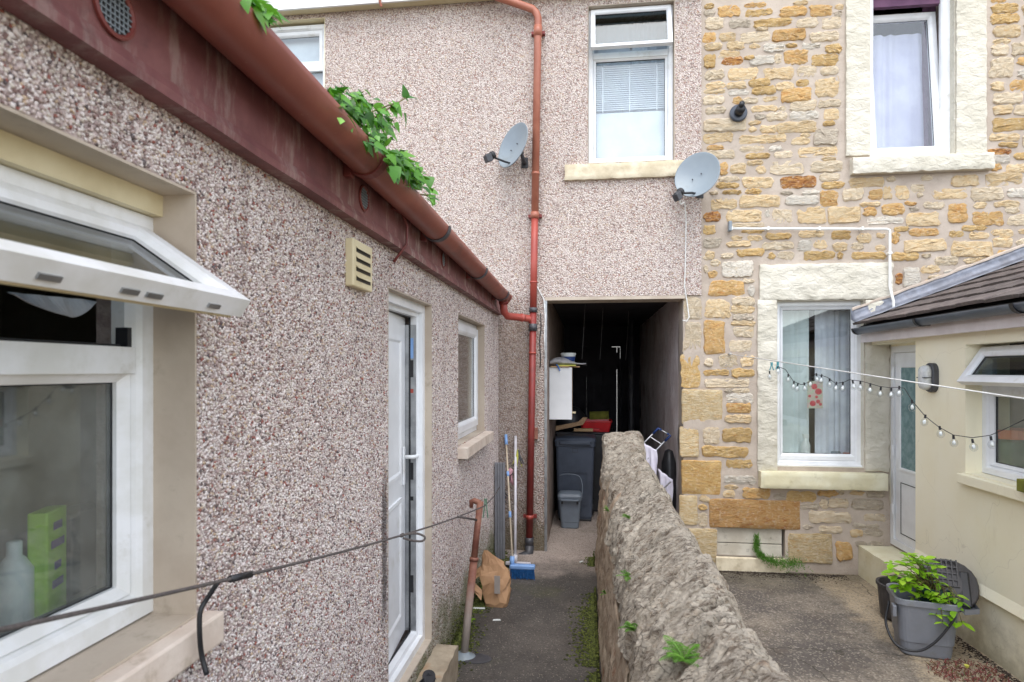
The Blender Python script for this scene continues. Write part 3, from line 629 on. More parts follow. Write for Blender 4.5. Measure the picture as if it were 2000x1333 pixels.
# plank door at the far end; daylight comes in where the boards do not meet the frame
xs = np.linspace(S_(1116) + .002, sl - .003, 7); zt = at_y(1200, 678.2, YF).z
for i in range(6):
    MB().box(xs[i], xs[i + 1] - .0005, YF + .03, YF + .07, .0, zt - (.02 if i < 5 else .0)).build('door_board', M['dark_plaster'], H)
MB().box(S_(1116), sl - .02, YF + .071, YF + .1, 1.75, 1.95).build('door_rail', M['dark_plaster'], H)
MB().box(S_(1116), S_(1195), YF + .071, YF + .1, zt - .25, zt + .06).build('door_rail', M['dark_plaster'], H)
MB().box(sl + .007, S_(1212) - .008, YF + .03, YF + .1, 0, zt).build('door_post', M['dark_plaster'], H)
MB().box(S_(1209), S_(1212) + .02, YF + .125, YF + .16, 0, at_y(1200, 700, YF).z).build('door_post', M['dark_plaster'], H)
MB().box(sl - .03, sl + .03, YF + .072, YF + .1, at_y(1200, 722, YF).z, zt - .1).build('door_rail', M['dark_plaster'], H)
MB().tube([at_y(1233, 590, 10.2), at_y(1233, 840, 10.2), Vector((at_y(1233, 840, 10.2).x, 10.2, 0))], .045, 12).build('soil_pipe', M['dkgrey'], H, smooth=True)
for px in (1143, 1178, 1228):
    q = at_y(px, 585, 7.6 + (px - 1143) * .012); MB().tube([Vector((q.x, q.y, PZ + .055)), Vector((q.x - .02, q.y, PZ - .3)), Vector((q.x - .04, q.y + .02, PZ - .62))], .003, 5).build('hanging_wire', M['metal'], H)
sw = box('bright_backing_wall', M['rendersoft'], None, -8, 8, 17, 17.3, -.22, 4.0); tag(sw, 'pale wall added beyond the passage door to brighten its cracks', 'wall')  # unseen wall, added pale so the door cracks show bright
# ------------------------------------------------------------------ stone house on the right
SH = empty('stone_house', (XS, D, YZ), 'honey coloured rubble stone house with cream painted window surrounds', 'house')
TSt = off(TB, -.02)
w3 = prect(1700, -45, 1868, 304, D); w4 = prect(1518, 586, 1690, 914, D)
vr = prect(1402, 1033, 1535, 1090, D)
wall_grid(TSt, PX1, 7.5, -.4, 6.6, [(PX1 - 1, XS - .001, PZ, 7), w3, w4, vr], .33).build('wall', M['mortar'], SH)
STONES = """
1376,6,1396,16,t 1402,9,1447,31,o 1456,5,1497,12,o 1376,19,1396,29,g 1457,16,1510,30,t 1524,11,1576,31,o 1552,1,1579,8,y 1582,8,1627,30,o
1632,6,1649,15,y 1631,20,1647,29,g 1377,34,1413,57,p 1426,36,1466,53,g 1473,34,1548,50,t 1479,52,1500,58,p 1555,33,1599,51,p 1607,34,1644,55,p
1374,63,1399,81,o 1405,62,1438,79,y 1446,62,1505,80,p 1512,55,1576,80,o 1583,60,1641,79,p 1377,84,1412,96,y 1419,81,1455,95,y 1465,85,1485,93,y
1492,83,1534,100,w 1536,84,1557,91,t 1568,84,1604,94,w 1613,85,1645,101,t 1374,105,1399,133,t 1406,98,1446,111,y 1413,111,1454,125,d
1455,108,1474,116,t 1464,106,1514,126,w 1514,104,1528,122,p 1533,94,1580,125,o 1585,103,1638,128,t 1378,135,1415,155,p 1421,133,1481,154,y
1493,130,1551,154,y 1558,129,1596,150,p 1603,130,1639,145,p 1380,158,1417,171,y 1420,158,1458,172,y 1464,153,1504,168,t 1516,159,1553,174,y
1558,155,1580,167,t 1594,151,1640,189,y 1376,174,1415,182,y 1424,174,1462,184,w 1471,168,1517,183,t 1526,171,1586,196,o 1375,185,1417,202,p
1432,186,1450,204,o 1451,190,1481,201,p 1491,187,1518,196,y 1544,197,1595,216,p 1599,195,1644,209,p 1379,207,1418,222,p 1469,206,1518,217,y
1520,207,1536,216,p 1497,218,1538,235,p 1542,217,1601,234,w 1608,213,1641,234,y 1475,222,1495,232,g 1463,235,1487,243,y 1375,231,1458,256,p
1463,248,1479,256,y 1485,245,1517,258,y 1518,236,1596,258,y 1609,236,1632,245,t 1374,258,1434,278,y 1444,264,1537,279,y 1546,268,1582,282,y
1566,259,1583,267,y 1589,250,1639,283,g 1382,284,1413,291,o 1447,285,1494,294,p 1503,284,1527,293,w 1560,287,1639,306,y 1382,294,1436,309,p
1458,299,1505,310,t 1514,295,1548,308,p 1608,307,1633,313,y 1405,316,1423,342,o 1429,318,1459,339,y 1460,313,1491,321,y 1479,323,1497,339,y
1504,312,1570,340,p 1582,314,1648,335,p 1603,337,1642,351,p 1405,345,1444,354,p 1449,346,1510,366,y 1526,341,1594,368,d 1606,354,1650,367,t
1400,356,1444,366,t 1413,371,1448,378,t 1457,369,1488,377,t 1388,372,1403,380,p 1526,373,1549,379,g 1566,372,1601,379,w 1390,388,1441,408,y
1444,380,1526,404,y 1534,380,1600,400,w 1602,371,1638,402,o 1647,368,1690,391,p 1376,413,1409,432,d 1418,409,1488,435,y 1494,409,1505,424,w
1509,408,1551,436,p 1558,404,1615,437,y 1617,403,1684,435,y 1375,438,1400,458,t 1427,437,1494,444,p 1450,449,1492,454,t 1497,455,1545,466,t
1561,449,1611,463,y 1625,450,1663,466,t 1375,464,1410,483,g 1429,460,1450,469,y 1462,460,1490,469,y 1420,471,1467,482,y 1488,472,1551,487,p
1559,467,1586,490,w 1589,469,1617,485,y 1629,473,1657,490,y 1665,473,1688,486,p 1376,491,1397,506,y 1410,495,1434,505,p 1441,486,1494,500,t
1501,493,1515,505,t 1521,492,1551,506,p 1572,491,1633,508,t 1637,493,1648,505,t 1665,492,1692,505,t 1389,507,1405,519,p 1936,320,1958,332,o
1968,320,2011,336,y 1662,346,1728,365,y 1734,345,1750,354,p 1802,343,1822,352,p 1859,343,1913,363,y 1928,338,1998,364,y 1698,370,1725,390,o
1728,362,1744,389,y 1750,362,1778,389,y 1780,359,1807,374,p 1793,376,1804,384,p 1821,368,1890,389,y 1899,366,1964,391,p 1968,368,2011,385,w
1681,395,1720,402,y 1771,393,1791,400,o 1804,394,1846,407,p 1904,394,1929,406,y 1944,392,1995,404,y 1689,404,1715,421,o 1722,398,1768,418,o
1779,403,1795,411,g 1770,413,1838,440,y 1850,393,1894,437,o 1902,411,1963,439,o 1967,405,1992,416,p 1971,420,2011,440,p 1694,424,1766,437,w
1748,443,1776,451,t 1778,447,1834,460,o 1881,440,1928,449,t 1856,451,1885,462,t 1895,452,1935,466,y 1937,449,1983,463,y 1993,448,2011,457,y
1675,455,1703,475,y 1744,455,1759,476,o 1714,455,1731,464,y 1766,465,1849,491,y 1859,471,1942,502,y 1941,465,1980,482,y 1989,467,2011,480,p
1667,478,1689,487,p 1712,479,1731,488,y 1667,493,1731,505,t 1742,492,1798,509,t 1802,496,1820,503,p 1828,501,1875,518,p 1885,503,1933,513,y
1951,487,2011,511,o 1765,521,1800,560,w 1752,534,1764,556,d 1800,519,1837,534,y 1847,527,1887,537,w 1887,516,1910,524,p 1815,538,1847,545,p
1807,547,1833,562,o 1939,-6,1966,3,o 1939,6,1992,23,t 1938,26,1995,44,t 1941,48,1995,71,y 1942,74,1975,83,y 1938,86,1974,109,p 1979,80,2026,105,p
1936,113,1986,153,p 1989,110,2026,125,o 1990,135,2026,150,w 1939,159,1963,177,y 1975,155,2026,176,o 1941,180,2001,201,p 2004,180,2032,198,y
1941,205,1980,224,y 1983,204,2026,224,p 1938,228,2032,255,t 1935,260,1993,274,y 1953,277,1990,286,t 1933,289,1978,300,d 1936,303,1974,318,w
1984,297,2026,311,t 1999,6,2032,30,y 1999,36,2032,72,p 1999,258,2032,288,p 1375,500,1394,507,p 1390,509,1407,519,y 1375,518,1382,532,p
1384,529,1401,541,o 1410,509,1471,542,w 1384,546,1455,578,o 1453,546,1473,553,p 1461,557,1474,578,w 1430,580,1476,596,p 1430,597,1473,611,y
1433,614,1473,625,g 1375,583,1427,623,y 1338,579,1371,623,p 1336,626,1369,690,p 1370,627,1422,690,o 1429,627,1475,636,y 1433,638,1475,659,p
1424,664,1470,689,p 1331,692,1370,759,t 1376,700,1395,716,p 1403,694,1442,719,p 1446,692,1475,716,y 1375,722,1425,734,t 1429,721,1475,737,t
1377,739,1466,758,p 1416,760,1430,767,g 1433,760,1464,767,p 1419,769,1471,787,w 1332,762,1412,829,q 1420,788,1469,808,o 1418,811,1469,827,y
1330,835,1365,892,q 1371,832,1407,867,p 1411,835,1469,864,t 1371,872,1463,896,t 1418,900,1471,916,t 1333,900,1408,968,r 1416,929,1477,947,w
1416,949,1441,956,y 1415,959,1436,973,y 1450,955,1505,976,o 1329,970,1362,1025,q 1367,969,1387,982,y 1365,987,1381,997,t 1365,1002,1381,1029,p
1387,978,1564,1033,L 1341,1035,1400,1099,q 1514,966,1535,976,g 1537,961,1597,983,t 1598,961,1635,971,o 1639,961,1650,968,p 1661,961,1688,968,y
1694,960,1730,973,g 1566,985,1600,994,g 1603,976,1618,995,p 1620,976,1658,993,p 1664,976,1728,996,g 1580,999,1665,1023,p 1688,1006,1731,1018,p
1601,1029,1646,1043,p 1668,1024,1691,1033,g 1694,1026,1717,1033,g 1661,1037,1688,1050,y 1690,1036,1727,1048,g 1542,1044,1625,1100,q
1631,1058,1667,1097,o 1672,1060,1694,1067,g 1697,1060,1728,1068,g 1571,1026,1586,1033,g
"""
def stone(x0, y0, x1, y1, code, i):
    rr = random.Random(i * 13 + 5)
    u0, u1, v0, v1 = prect(x0, y0, x1, y1, D); cu, cv = (u0 + u1) / 2, (v0 + v1) / 2; hu, hv = (u1 - u0) / 2, (v1 - v0) / 2
    hu += .009; hv += .009; dressed = code in 'qrL'; big = max(hu, hv) > .16; mn = min(hu, hv)
    d = .012 if dressed else rr.uniform(.004, .015); cj = .08 if dressed else .34
    # a roughly four-cornered outline: corners knocked off, edges broken
    cs = [(-hu + rr.uniform(0, cj) * mn, -hv + rr.uniform(0, cj * .8) * mn), (hu - rr.uniform(0, cj) * mn, -hv + rr.uniform(0, cj * .8) * mn), (hu - rr.uniform(0, cj) * mn, hv - rr.uniform(0, cj * .8) * mn), (-hu + rr.uniform(0, cj) * mn, hv - rr.uniform(0, cj * .8) * mn)]
    out = []
    for k_ in range(4):
        a, b = cs[k_], cs[(k_ + 1) % 4]; L = math.hypot(b[0] - a[0], b[1] - a[1]); ns = max(2, min(9, int(L / (.05 if big else .03)))); ch = min(.3, (.012 if dressed else rr.uniform(.012, .03)) / max(L, .02))
        nxn, nyn = (b[1] - a[1]) / L, -(b[0] - a[0]) / L
        for q in range(ns + 1):
            f_ = ch + (1 - 2 * ch) * q / ns; jo = rr.gauss(0, .0022 if dressed else .0045); out.append((a[0] + (b[0] - a[0]) * f_ + nxn * jo, a[1] + (b[1] - a[1]) * f_ + nyn * jo))
    n = len(out); slope = rr.uniform(-.1, .1); amp = .0016 if dressed else (.0035 if not big else .005); rings = []
    def ins(p, t): m_ = math.hypot(*p) or 1; fx = max(.05, 1 - t / max(abs(hu), .01)); fy = max(.05, 1 - t / max(abs(hv), .01)); return p[0] * fx, p[1] * fy
    ed = min(.009, mn * .3)
    for t, n_ in ((0, -.03), (0, d * .35), (ed, d), (mn * .55, d * 1.08)):
        rings.append([TSt(cu + x, cv + z, n_ + (0 if n_ < 0 else rr.gauss(0, 1) * amp * (.35 if t == 0 else 1) + slope * z)) for x, z in (ins(p, t) for p in out)])
    mb = MB(); mb.loft(rings, cap=False); m = 4
    mb.v.append(TSt(cu, cv, d * 1.1)); ci = len(mb.v) - 1
    for k_ in range(n): mb.f.append(((m - 1) * n + k_, (m - 1) * n + (k_ + 1) % n, ci))
    o = mb.build('stone', ST[code], SH, smooth=True); o.data.set_sharp_from_angle(angle=R(38))
for i, e in enumerate(STONES.split()):
    a = e.split(','); stone(*[float(q) for q in a[:4]], a[4], i)
# painted surrounds
def sblock(r, name, mat='surround', n1=.03, seed=0, amp=.012, step=.022):
    a = prect(*r, D); return rough_block(TSt, a[0], a[1], a[2], a[3], -.02, n1, name, M[mat], SH, amp, step, seed)
sblock((1484, 515, 1744, 585.5), 'lintel', seed=1); sblock((1480, 586, 1517.5, 921), 'jamb', seed=2); sblock((1691, 586, 1737, 921), 'jamb', seed=3)
sblock((1482, 922, 1728, 954), 'sill', 'sill_cream', .1, 4, .006)
sblock((1653, -60, 1699.5, 304), 'jamb', seed=5, amp=.009); sblock((1868.5, -60, 1927, 306), 'jamb', seed=6, amp=.009); sblock((1661, 307, 1934, 338), 'sill', 'surround', .09, 7)
reveal(TSt, w3[0], w3[2], w3[1], w3[3], .15, SH, 'surround'); reveal(TSt, w4[0], w4[2], w4[1], w4[3], .15, SH, 'surround')
sblock((1738.5, 640, 1788, 985), 'pier', 'surround', .022, 8, .008)
# upper window: inward tilted sash
TU = off(TB, -.15)
F3 = frame('window', TU, w3[0] + .008, w3[2] + .008, w3[1] - .008, w3[3], M['upvc'], SH, .07, .06)
T3 = tilt(off(TU, .0), w3[2] + .06, .02, R(-5.5))
zs = at_y(1780, 12, D).z + .06
S3 = MB().ring(T3, w3[0] + .05, w3[2] + .06, w3[1] - .065, zs, FR(.065, .055)).build('sash', M['upvc'], F3)
pane(T3, w3[0] + .105, w3[2] + .12, w3[1] - .125, zs - .06, S3, .02)
MB().box(w3[0] + .07, w3[1] - .07, zs + .02, zs + .1, -.03, .02, TU).build('curtain_rail', M['curtain_purple'], F3)
curtain('net_curtain', M['curtain_lilac'], F3, w3[0] + .0, w3[1] - .12, D + .375, w3[2] - .2, zs - .14, .02, 5, 4, flare=.12)
curtain('curtain', M['curtain_purple'], F3, w3[1] - .12, w3[1] + .06, D + .36, w3[2] - .2, zs + .2, .02, 3, 7)
room(SH, w3[0] - .5, w3[1] + .5, D + .36, D + 3, 3.2, 6.3, M['room'])
# lower window
F4 = frame('window', TU, w4[0] + .006, w4[2] + .006, w4[1] - .006, w4[3] - .006, M['upvc'], SH, .06, .065)
MB().ring(TU, w4[0] + .064, w4[2] + .1, w4[1] - .064, w4[3] - .064, [(-.002, .004), (-.002, .05), (.022, .034), (.022, .004)]).build('bead', M['upvc'], F4)
MB().box(w4[0] + .05, w4[1] - .05, w4[2] + .06, w4[2] + .1, .0, .058, TU).build('bottom_rail', M['upvc'], F4)
pane(TU, w4[0] + .084, w4[2] + .12, w4[1] - .084, w4[3] - .084, F4, .016)
MB().box(w4[0] - .005, w4[1] + .005, w4[2] - .02, w4[2] + .02, -.01, .1, TU).build('window_board', M['upvc'], F4)
box('inner_sill', M['upvc'], F4, w4[0] + .002, w4[1] - .002, D + .156, D + .29, w4[2] + .06, w4[2] + .09)
xc = at_y(1570, 740, D + .5).x
curtain('curtain', M['curtain_grey'], F4, w4[0] - .02, xc - .015, D + .31, w4[2] + .03, w4[3] - .01, .012, 5, 1)
curtain('curtain', M['fabric_net'], F4, xc + .05, w4[1] + .02, D + .325, w4[2] + .03, w4[3] - .01, .012, 6, 3)
room(SH, w4[0] - .5, w4[1] + .5, D + .36, D + 2.6, .2, 3.0, M['room'])
# basement vent with flaking boards
zb = at_y(1460, 1065, D).z
for z0, z1 in ((zb + .004, vr[3] - .002), (vr[2] + .002, zb - .004)):
    MB().box(vr[0] + .003, vr[1] - .02, D + .06, D + .085, z0, z1).build('vent_board', M['board'], SH, bevel=.004)
MB().box(vr[0], vr[1], D + .15, D + .2, vr[2], vr[3]).build('vent_back', M['black'], SH)
MB().box(vr[0] - .02, vr[1] + .0, D - .012, D + .055, YZ - .02, vr[2] + .0).build('vent_sill', M['sillstone'], SH, bevel=.01)
# flue terminal
fl = at_y(1442, 222, D); TFl = lambda x, y, z: (fl.x + x, D + .005 - z, fl.z + y)
FLg = MB().lathe([(.085, 0), (.085, .02), (.075, .028), (.05, .03)], 24, TFl).build('flue_plate', M['gutter_grey'], SH, smooth=False)
MB().tube([TFl(0, 0, .02), TFl(0, .005, .12)], .044, 16).build('flue', M['black'], SH, smooth=True)
MB().tube([TFl(0, .03, .03), TFl(.002, .038, .15)], .026, 14).build('flue', M['black'], SH, smooth=True)
# white overflow pipe
yo = D - .04; wp = [at_y(1428, 447, yo), at_y(1732, 448, yo), at_y(1737, 450, yo), at_y(1738, 456, yo), at_y(1738, 560, yo), at_y(1741, 574, yo - .02), at_y(1745, 588, yo - .05), at_y(1745, 622, yo - .05)]
MB().tube(wp, .0125, 10).build('overflow_pipe', M['white_pipe'], SH, smooth=True)
for px, py, hz in ((1428, 447, 1), (1500, 447, 1), (1600, 447, 1), (1684, 447, 1), (1738, 495, 0)):
    q = at_y(px, py, yo); MB().box(q.x - (.012 if hz else .018), q.x + (.012 if hz else .018), yo - .018, D + .005, q.z - (.018 if hz else .012), q.z + (.018 if hz else .012)).build('pipe_clip', M['white_pipe'], SH, bevel=.004)
q = at_y(1425, 444, D); MB().box(q.x - .02, q.x + .012, D - .06, D, q.z - .05, q.z + .05).build('junction', M['dish'], SH, bevel=.008)
q = at_y(1425, 692, D); MB().tube([q + Vector((0, .02, 0)), q + Vector((0, -.05, 0))], .012, 8).build('line_hook', M['metal'], SH)

# ------------------------------------------------------------------ pebbledashed outhouse on the left
O = empty('pebbledash_outhouse', (XL, 3, 0), 'low pebbledashed outhouse along the left of the path with red fascia and gutter', 'outhouse')
yw = at_x(383, 800, XL).y
LW = (.25, yw, at_x(383, 1205, XL).z, at_x(383, 376, XL).z)             # near window: u0,u1,v0,v1
DW = (at_x(757, 900, XL).y, at_x(843, 900, XL).y, .26, at_x(761, 561, XL).z)
SW = (at_x(894, 740, XL).y, at_x(946, 740, XL).y, at_x(946, 842, XL).z - .0, at_x(897, 613, XL).z)
ZF = 2.44
wall_grid(TLW, -1.5, D - .002, -.2, ZF + .25, [LW, DW, SW], .26).build('wall', M['dash_bed'], O)
# loose stones of the dash, real pebbles set in the render
def pebble_field(n_pitch, y0, y1, z0, z1, r0, r1):
    ys = np.arange(y0, y1, n_pitch); zs_ = np.arange(z0, z1, n_pitch * .92); Y, Z = np.meshgrid(ys, zs_)
    Y = Y.ravel() + rng.uniform(-.45, .45, Y.size) * n_pitch; Z = Z.ravel() + rng.uniform(-.45, .45, Z.size) * n_pitch
    ok = (Z > 0.0) & (Z < ZF + .1) & (Y < D - .004) & (Z > 1.87 - .60 * Y - .45)
    for h in (LW, DW, SW): ok &= ~((Y > h[0] - .002) & (Y < h[1] + .002) & (Z > h[2] - .002) & (Z < h[3] + .002))
    Y, Z = Y[ok], Z[ok]; n = Y.size; rr = rng.uniform(r0, r1, n) * np.where(rng.random(n) < .12, 1.35, 1)
    el = rng.uniform(.65, 1.25, n); th = rng.uniform(0, np.pi, n); hh = rng.uniform(.45, .95, n) * rr
    base = np.array([[1, .15, 0], [-.15, 1, 0], [-1, -.1, 0], [.1, -1, 0], [.15, .1, 1], [0, 0, -1]], float)
    P = base[None] * np.stack([rr * el, rr / el, hh], 1)[:, None] * rng.uniform(.75, 1.2, (n, 6, 3))
    # tumble each pebble a little, then spin it on the wall
    tl = rng.normal(0, .45, n); c, s_ = np.cos(tl)[:, None], np.sin(tl)[:, None]
    P1, P2 = P[..., 1] * c - P[..., 2] * s_, P[..., 1] * s_ + P[..., 2] * c
    c, s_ = np.cos(th)[:, None], np.sin(th)[:, None]; A, B = P[..., 0] * c - P1 * s_, P[..., 0] * s_ + P1 * c
    ox = rng.uniform(-.0005, .0022, n)[:, None]
    return np.stack([XL + ox + P2, Y[:, None] + A, Z[:, None] + B], 2)
PB = np.concatenate([pebble_field(.0066, .55, 2.3, .3, 2.56, .0036, .0062), pebble_field(.0080, 2.3, D, .0, 2.56, .0042, .0066)]) - np.array([XL, 3, 0])
n = PB.shape[0]; tri = np.array([[0, 1, 4], [1, 2, 4], [2, 3, 4], [3, 0, 4], [1, 0, 5], [2, 1, 5], [3, 2, 5], [0, 3, 5]])
Fa = (tri[None] + (np.arange(n) * 6)[:, None, None]).reshape(-1)
def np_mesh(name, V, Fa):
    me = bpy.data.meshes.new(name); me.vertices.add(len(V)); me.vertices.foreach_set('co', V.astype(np.float32).ravel())
    me.loops.add(len(Fa)); me.loops.foreach_set('vertex_index', Fa.astype(np.int32)); m = len(Fa) // 3
    me.polygons.add(m); me.polygons.foreach_set('loop_start', np.arange(m, dtype=np.int32) * 3); me.polygons.foreach_set('loop_total', np.full(m, 3, np.int32))
    me.update(calc_edges=True); return me
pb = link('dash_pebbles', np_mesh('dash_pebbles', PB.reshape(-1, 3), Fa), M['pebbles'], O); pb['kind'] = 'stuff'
print('pebbles', n)
for h in (LW, DW, SW): reveal(TLW, h[0], h[2], h[1], h[3], .125, O)
# --- near window
TN = off(TLW, -.165)
vt = 1.893
u0, u1, v0, v1 = LW[0] + .01, LW[1] - .004, LW[2] + .012, LW[3] - .06
F5, S5, T5, sb = top_hung(O, TN, u0, v0, u1, v1, vt, R(56), M['upvc_old'], .062, sashw=.062, glassmat=M['glass_mist'], drop=.03, proj=.012)
MB().box(u0, u1, v1 + .002, LW[3] - .008, .0, .085, TN).build('head_trim', M['vent_cream'], F5)
for dx in (.12, .3, .36, .52): MB().box(sb[1] - dx - .02, sb[1] - dx + .02, sb[2] - .004, sb[2] + .001, .012, .022, T5).build('keep', M['metal'], S5)
MB().tube([T5(sb[1] - .01, sb[3] - .05, .0), TN(sb[1] - .0, v1 - .19, .05), TN(sb[1] - .0, v1 - .31, .045)], .008, 6).build('stay', M['metal'], F5)
MB().box(sb[1] - .045, sb[1] + .0, vt + .02, vt + .075, .015, .045, TN).build('catch', M['black'], F5)
MB().box(u0 + .05, sb[1] - .06, vt + .026, vt + .036, .03, .04, TN).build('gasket', M['seal'], F5)
# strip of old paper tape hanging inside the open light
mb = MB(); tp_ = cr([at_x(x, y, -1.045) for x, y in ((20, 575), (50, 592), (85, 606), (120, 616), (140, 620), (165, 608), (182, 590))], 4)
for i, q in enumerate(tp_): top_ = tp_[0].lerp(tp_[-1], i / 24) + Vector((-.006, 0, .004)); mb.v += [tuple(top_ + Vector((.004 * math.sin(i), 0, 0))), tuple(q + Vector((.008, 0, 0)))]
for i in range(24): mb.f.append((2 * i, 2 * i + 1, 2 * i + 3, 2 * i + 2))
tp = mb.build('loose_tape', M['bagfilm'], F5, fix=False); sm = tp.modifiers.new('solid', 'SOLIDIFY'); sm.thickness = .0015
sl_ = MB().box(-.2, LW[1] + .045, LW[2] - .075, LW[2] + .0, -.17, .045, TLW).build('sill', M['dirty_sill'], O, bevel=.006)
# --- kitchen behind it
mb = MB(); X0, X1, Y0, Y1, Z0, Z1 = -3.6, XL - .27, -1.2, 2.55, .3, 2.62; t = .05
mb.box(X0 - t, X0, Y0, Y1, Z0, Z1); mb.box(X0, X1, Y0 - t, Y0, Z0, Z1); mb.box(X0, X1, Y1, Y1 + t, Z0, Z1); mb.box(X0 - t, X1, Y0 - t, Y1 + t, Z0 - t, Z0); mb.box(X0 - t, X1, Y0 - t, Y1 + t, Z1, Z1 + t)
mb.build('room', M['room'], O)
box('inner_sill', M['room'], O, XL - .46, XL - .175, -.1, LW[1] + .1, LW[2] - .06, LW[2] + .035)
# --- door standing ajar
DT = off(TLW, -.115)
FD = MB().ring(DT, DW[0] + .006, DW[2], DW[1] - .006, DW[3] - .004, [(0, 0), (0, .075), (.05, .075), (.052, .05), (.075, .046), (.075, 0)]).build('door_frame', M['upvc'], O)
hu = DW[0] + .07
TD = turn(DT, hu, 0, R(-4.6))
d0, d1, e0, e1 = hu + .004, DW[1] - .085, DW[2] + .085, DW[3] - .085
DL = MB().box(d0, d1, e0, e1, -.03, .03, TD).build('door', M['upvc'], O)
for a, b in ((e0 + .12, 1.15), (1.27, e1 - .12)):
    MB().ring(TD, d0 + .1, a, d1 - .11, b, [(0, .029), (0, .038), (.02, .038), (.032, .031), (.032, .029)]).build('panel_moulding', M['upvc'], DL)
hz_ = at_x(775, 915, XL - .1).z
MB().box(d1 - .075, d1 - .04, hz_ - .13, hz_ + .09, .031, .042, TD).build('handle_plate', M['upvc'], DL, bevel=.004)
hp = [TD(d1 - .058, hz_ + .03, .04), TD(d1 - .058, hz_ + .03, .085), TD(d1 - .045, hz_ + .03, .1), TD(d1 + .04, hz_ + .025, .1), TD(d1 + .055, hz_ + .02, .09)]
MB().tube(hp, .0115, 8).build('handle', M['upvc'], DL, smooth=True)
# metal keep strip with its slots on the far jamb
uk = DW[1] - .078
KP = MB().box(uk - .004, uk - .001, e0 + .0, e1 - .04, -.04, .043, DT).build('keep_strip', M['metal'], FD)
for z_, h_, m_ in ((.62, .05, 'black'), (.52, .03, 'metal'), (.95, .04, 'metal'), (1.12, .012, 'black'), (1.28, .05, 'black'), (1.2, .02, 'metal'), (1.5, .04, 'metal'), (1.75, .012, 'pipe_red'), (1.88, .05, 'black'), (2.0, .06, 'ltblue')):
    MB().box(uk - .0065, uk - .0045, z_ - h_, z_ + h_, .005, .027, DT).build('keep_slot', M[m_], KP)
MB().ring(DT, DW[0] + .08, DW[2] + .074, DW[1] - .08, DW[3] - .078, [(0, .0), (0, .01), (.006, .01), (.006, 0)]).build('door_seal', M['seal'], FD)
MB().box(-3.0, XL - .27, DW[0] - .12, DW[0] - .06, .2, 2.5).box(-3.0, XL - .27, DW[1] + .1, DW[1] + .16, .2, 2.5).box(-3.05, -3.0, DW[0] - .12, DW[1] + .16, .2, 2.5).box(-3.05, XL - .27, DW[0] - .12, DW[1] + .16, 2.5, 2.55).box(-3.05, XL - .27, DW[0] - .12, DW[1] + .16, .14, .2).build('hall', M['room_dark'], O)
stp = rough_block(lambda u, v, n_: (u, v, n_), XL + .004, XL + .14, DW[0] - .02, DW[1] + .1, .0, .2, 'doorstep', M['step'], O, .005, .03, 11, .01)
# --- small window
TS_ = off(TLW, -.13)
F6 = frame('window', TS_, SW[0] + .012, SW[2] + .01, SW[1] - .01, SW[3] - .012, M['upvc'], O, .055, .06)
MB().ring(off(TS_, .03), SW[0] + .06, SW[2] + .06, SW[1] - .045, SW[3] - .05, FR(.08, .05)).build('sash', M['upvc'], F6)
pane(TS_, SW[0] + .13, SW[2] + .135, SW[1] - .12, SW[3] - .125, F6, .05)
curtain('net_curtain', M['curtain_grey'], F6, 0, 1, 0, 0, 1, .01, 2) if False else None
MB().box(XL - .4, XL - .36, SW[0] - .1, SW[1] + .1, SW[2] - .1, SW[3] + .1).build('roller_blind', M['room'], F6)
rough_block(lambda u, v, n_: (XL + u, v, n_), -.12, .075, SW[0] - .02, SW[1] + .07, SW[2] - .085, SW[2] - .004, 'sill', M['dirty_sill'], O, .003, .03, 12, .008)
# --- cream louvre vent
a = at_x(694, 476, XL); b = at_x(694, 566, XL); yv0, yv1 = at_x(673, 520, XL).y, at_x(712, 520, XL).y
VB = MB().box(yv0, yv1, b.z, a.z, .0, .035, TLW).build('wall_vent', M['vent_cream'], O, bevel=.006)
hh_ = a.z - b.z
for i, f_ in enumerate((.2, .4, .6, .8)):
    z_ = b.z + hh_ * f_
    MB().box(yv0 + .03, yv1 - .03, z_ - .012, z_ + .004, .0355, .037, TLW).build('vent_slot', M['black'], VB)
    MB().add([TLW(yv0 + .028, z_ + .006, .036), TLW(yv1 - .028, z_ + .006, .036), TLW(yv1 - .028, z_ - .002, .046), TLW(yv0 + .028, z_ - .002, .046), TLW(yv0 + .028, z_ + .01, .036), TLW(yv1 - .028, z_ + .01, .036)], [(0, 1, 2, 3), (4, 3, 2, 5), (0, 4, 5, 1), (0, 3, 4), (1, 5, 2)]).build('vent_louvre', M['vent_cream'], VB)
# --- fascia, its mouldings and round vents
def fprof(y): return [(XL + .004, ZF), (XL + .055, ZF), (XL + .055, ZF + .02), (XL + .045, ZF + .045), (XL + .035, ZF + .05), (XL + .035, ZF + .27), (XL + .004, ZF + .27)]
mb = MB(); ysx = np.linspace(-1.5, D - .06, 70)
mb.loft([[(x + fbm(x, y, z, 3, 2) * .0035, y, z + fbm(y, z, x, 2, 2) * .003) for x, z in fprof(y)] for y in ysx])
FS = mb.build('fascia', M['fascia'], O, bevel=0)
for px, py in ((222, 20), (710, 388), (865, 508)):
    q = at_x(px, py, XL + .036); Tv = lambda x, y, z, q=q: (XL + .036 + z, q.y + x, q.z + y)
    RV = MB().lathe([(.052, 0), (.052, .006), (.046, .008), (.042, .004), (.042, 0)], 24, Tv).build('round_vent', M['rustpaint'], O)
    MB().lathe([(.0415, .0005), (.0415, .0015)], 20, Tv).build('vent_back', M['black'], RV)
    mb = MB()
    for i in range(-3, 4):
        o_ = i * .011; L = math.sqrt(max(0, .041 ** 2 - o_ ** 2)); mb.box(o_ - .0013, o_ + .0013, -L, L, .0018, .0035, Tv); mb.box(-L, L, o_ - .0013, o_ + .0013, .0036, .0052, Tv)
    mb.build('vent_mesh', M['dish'], RV)
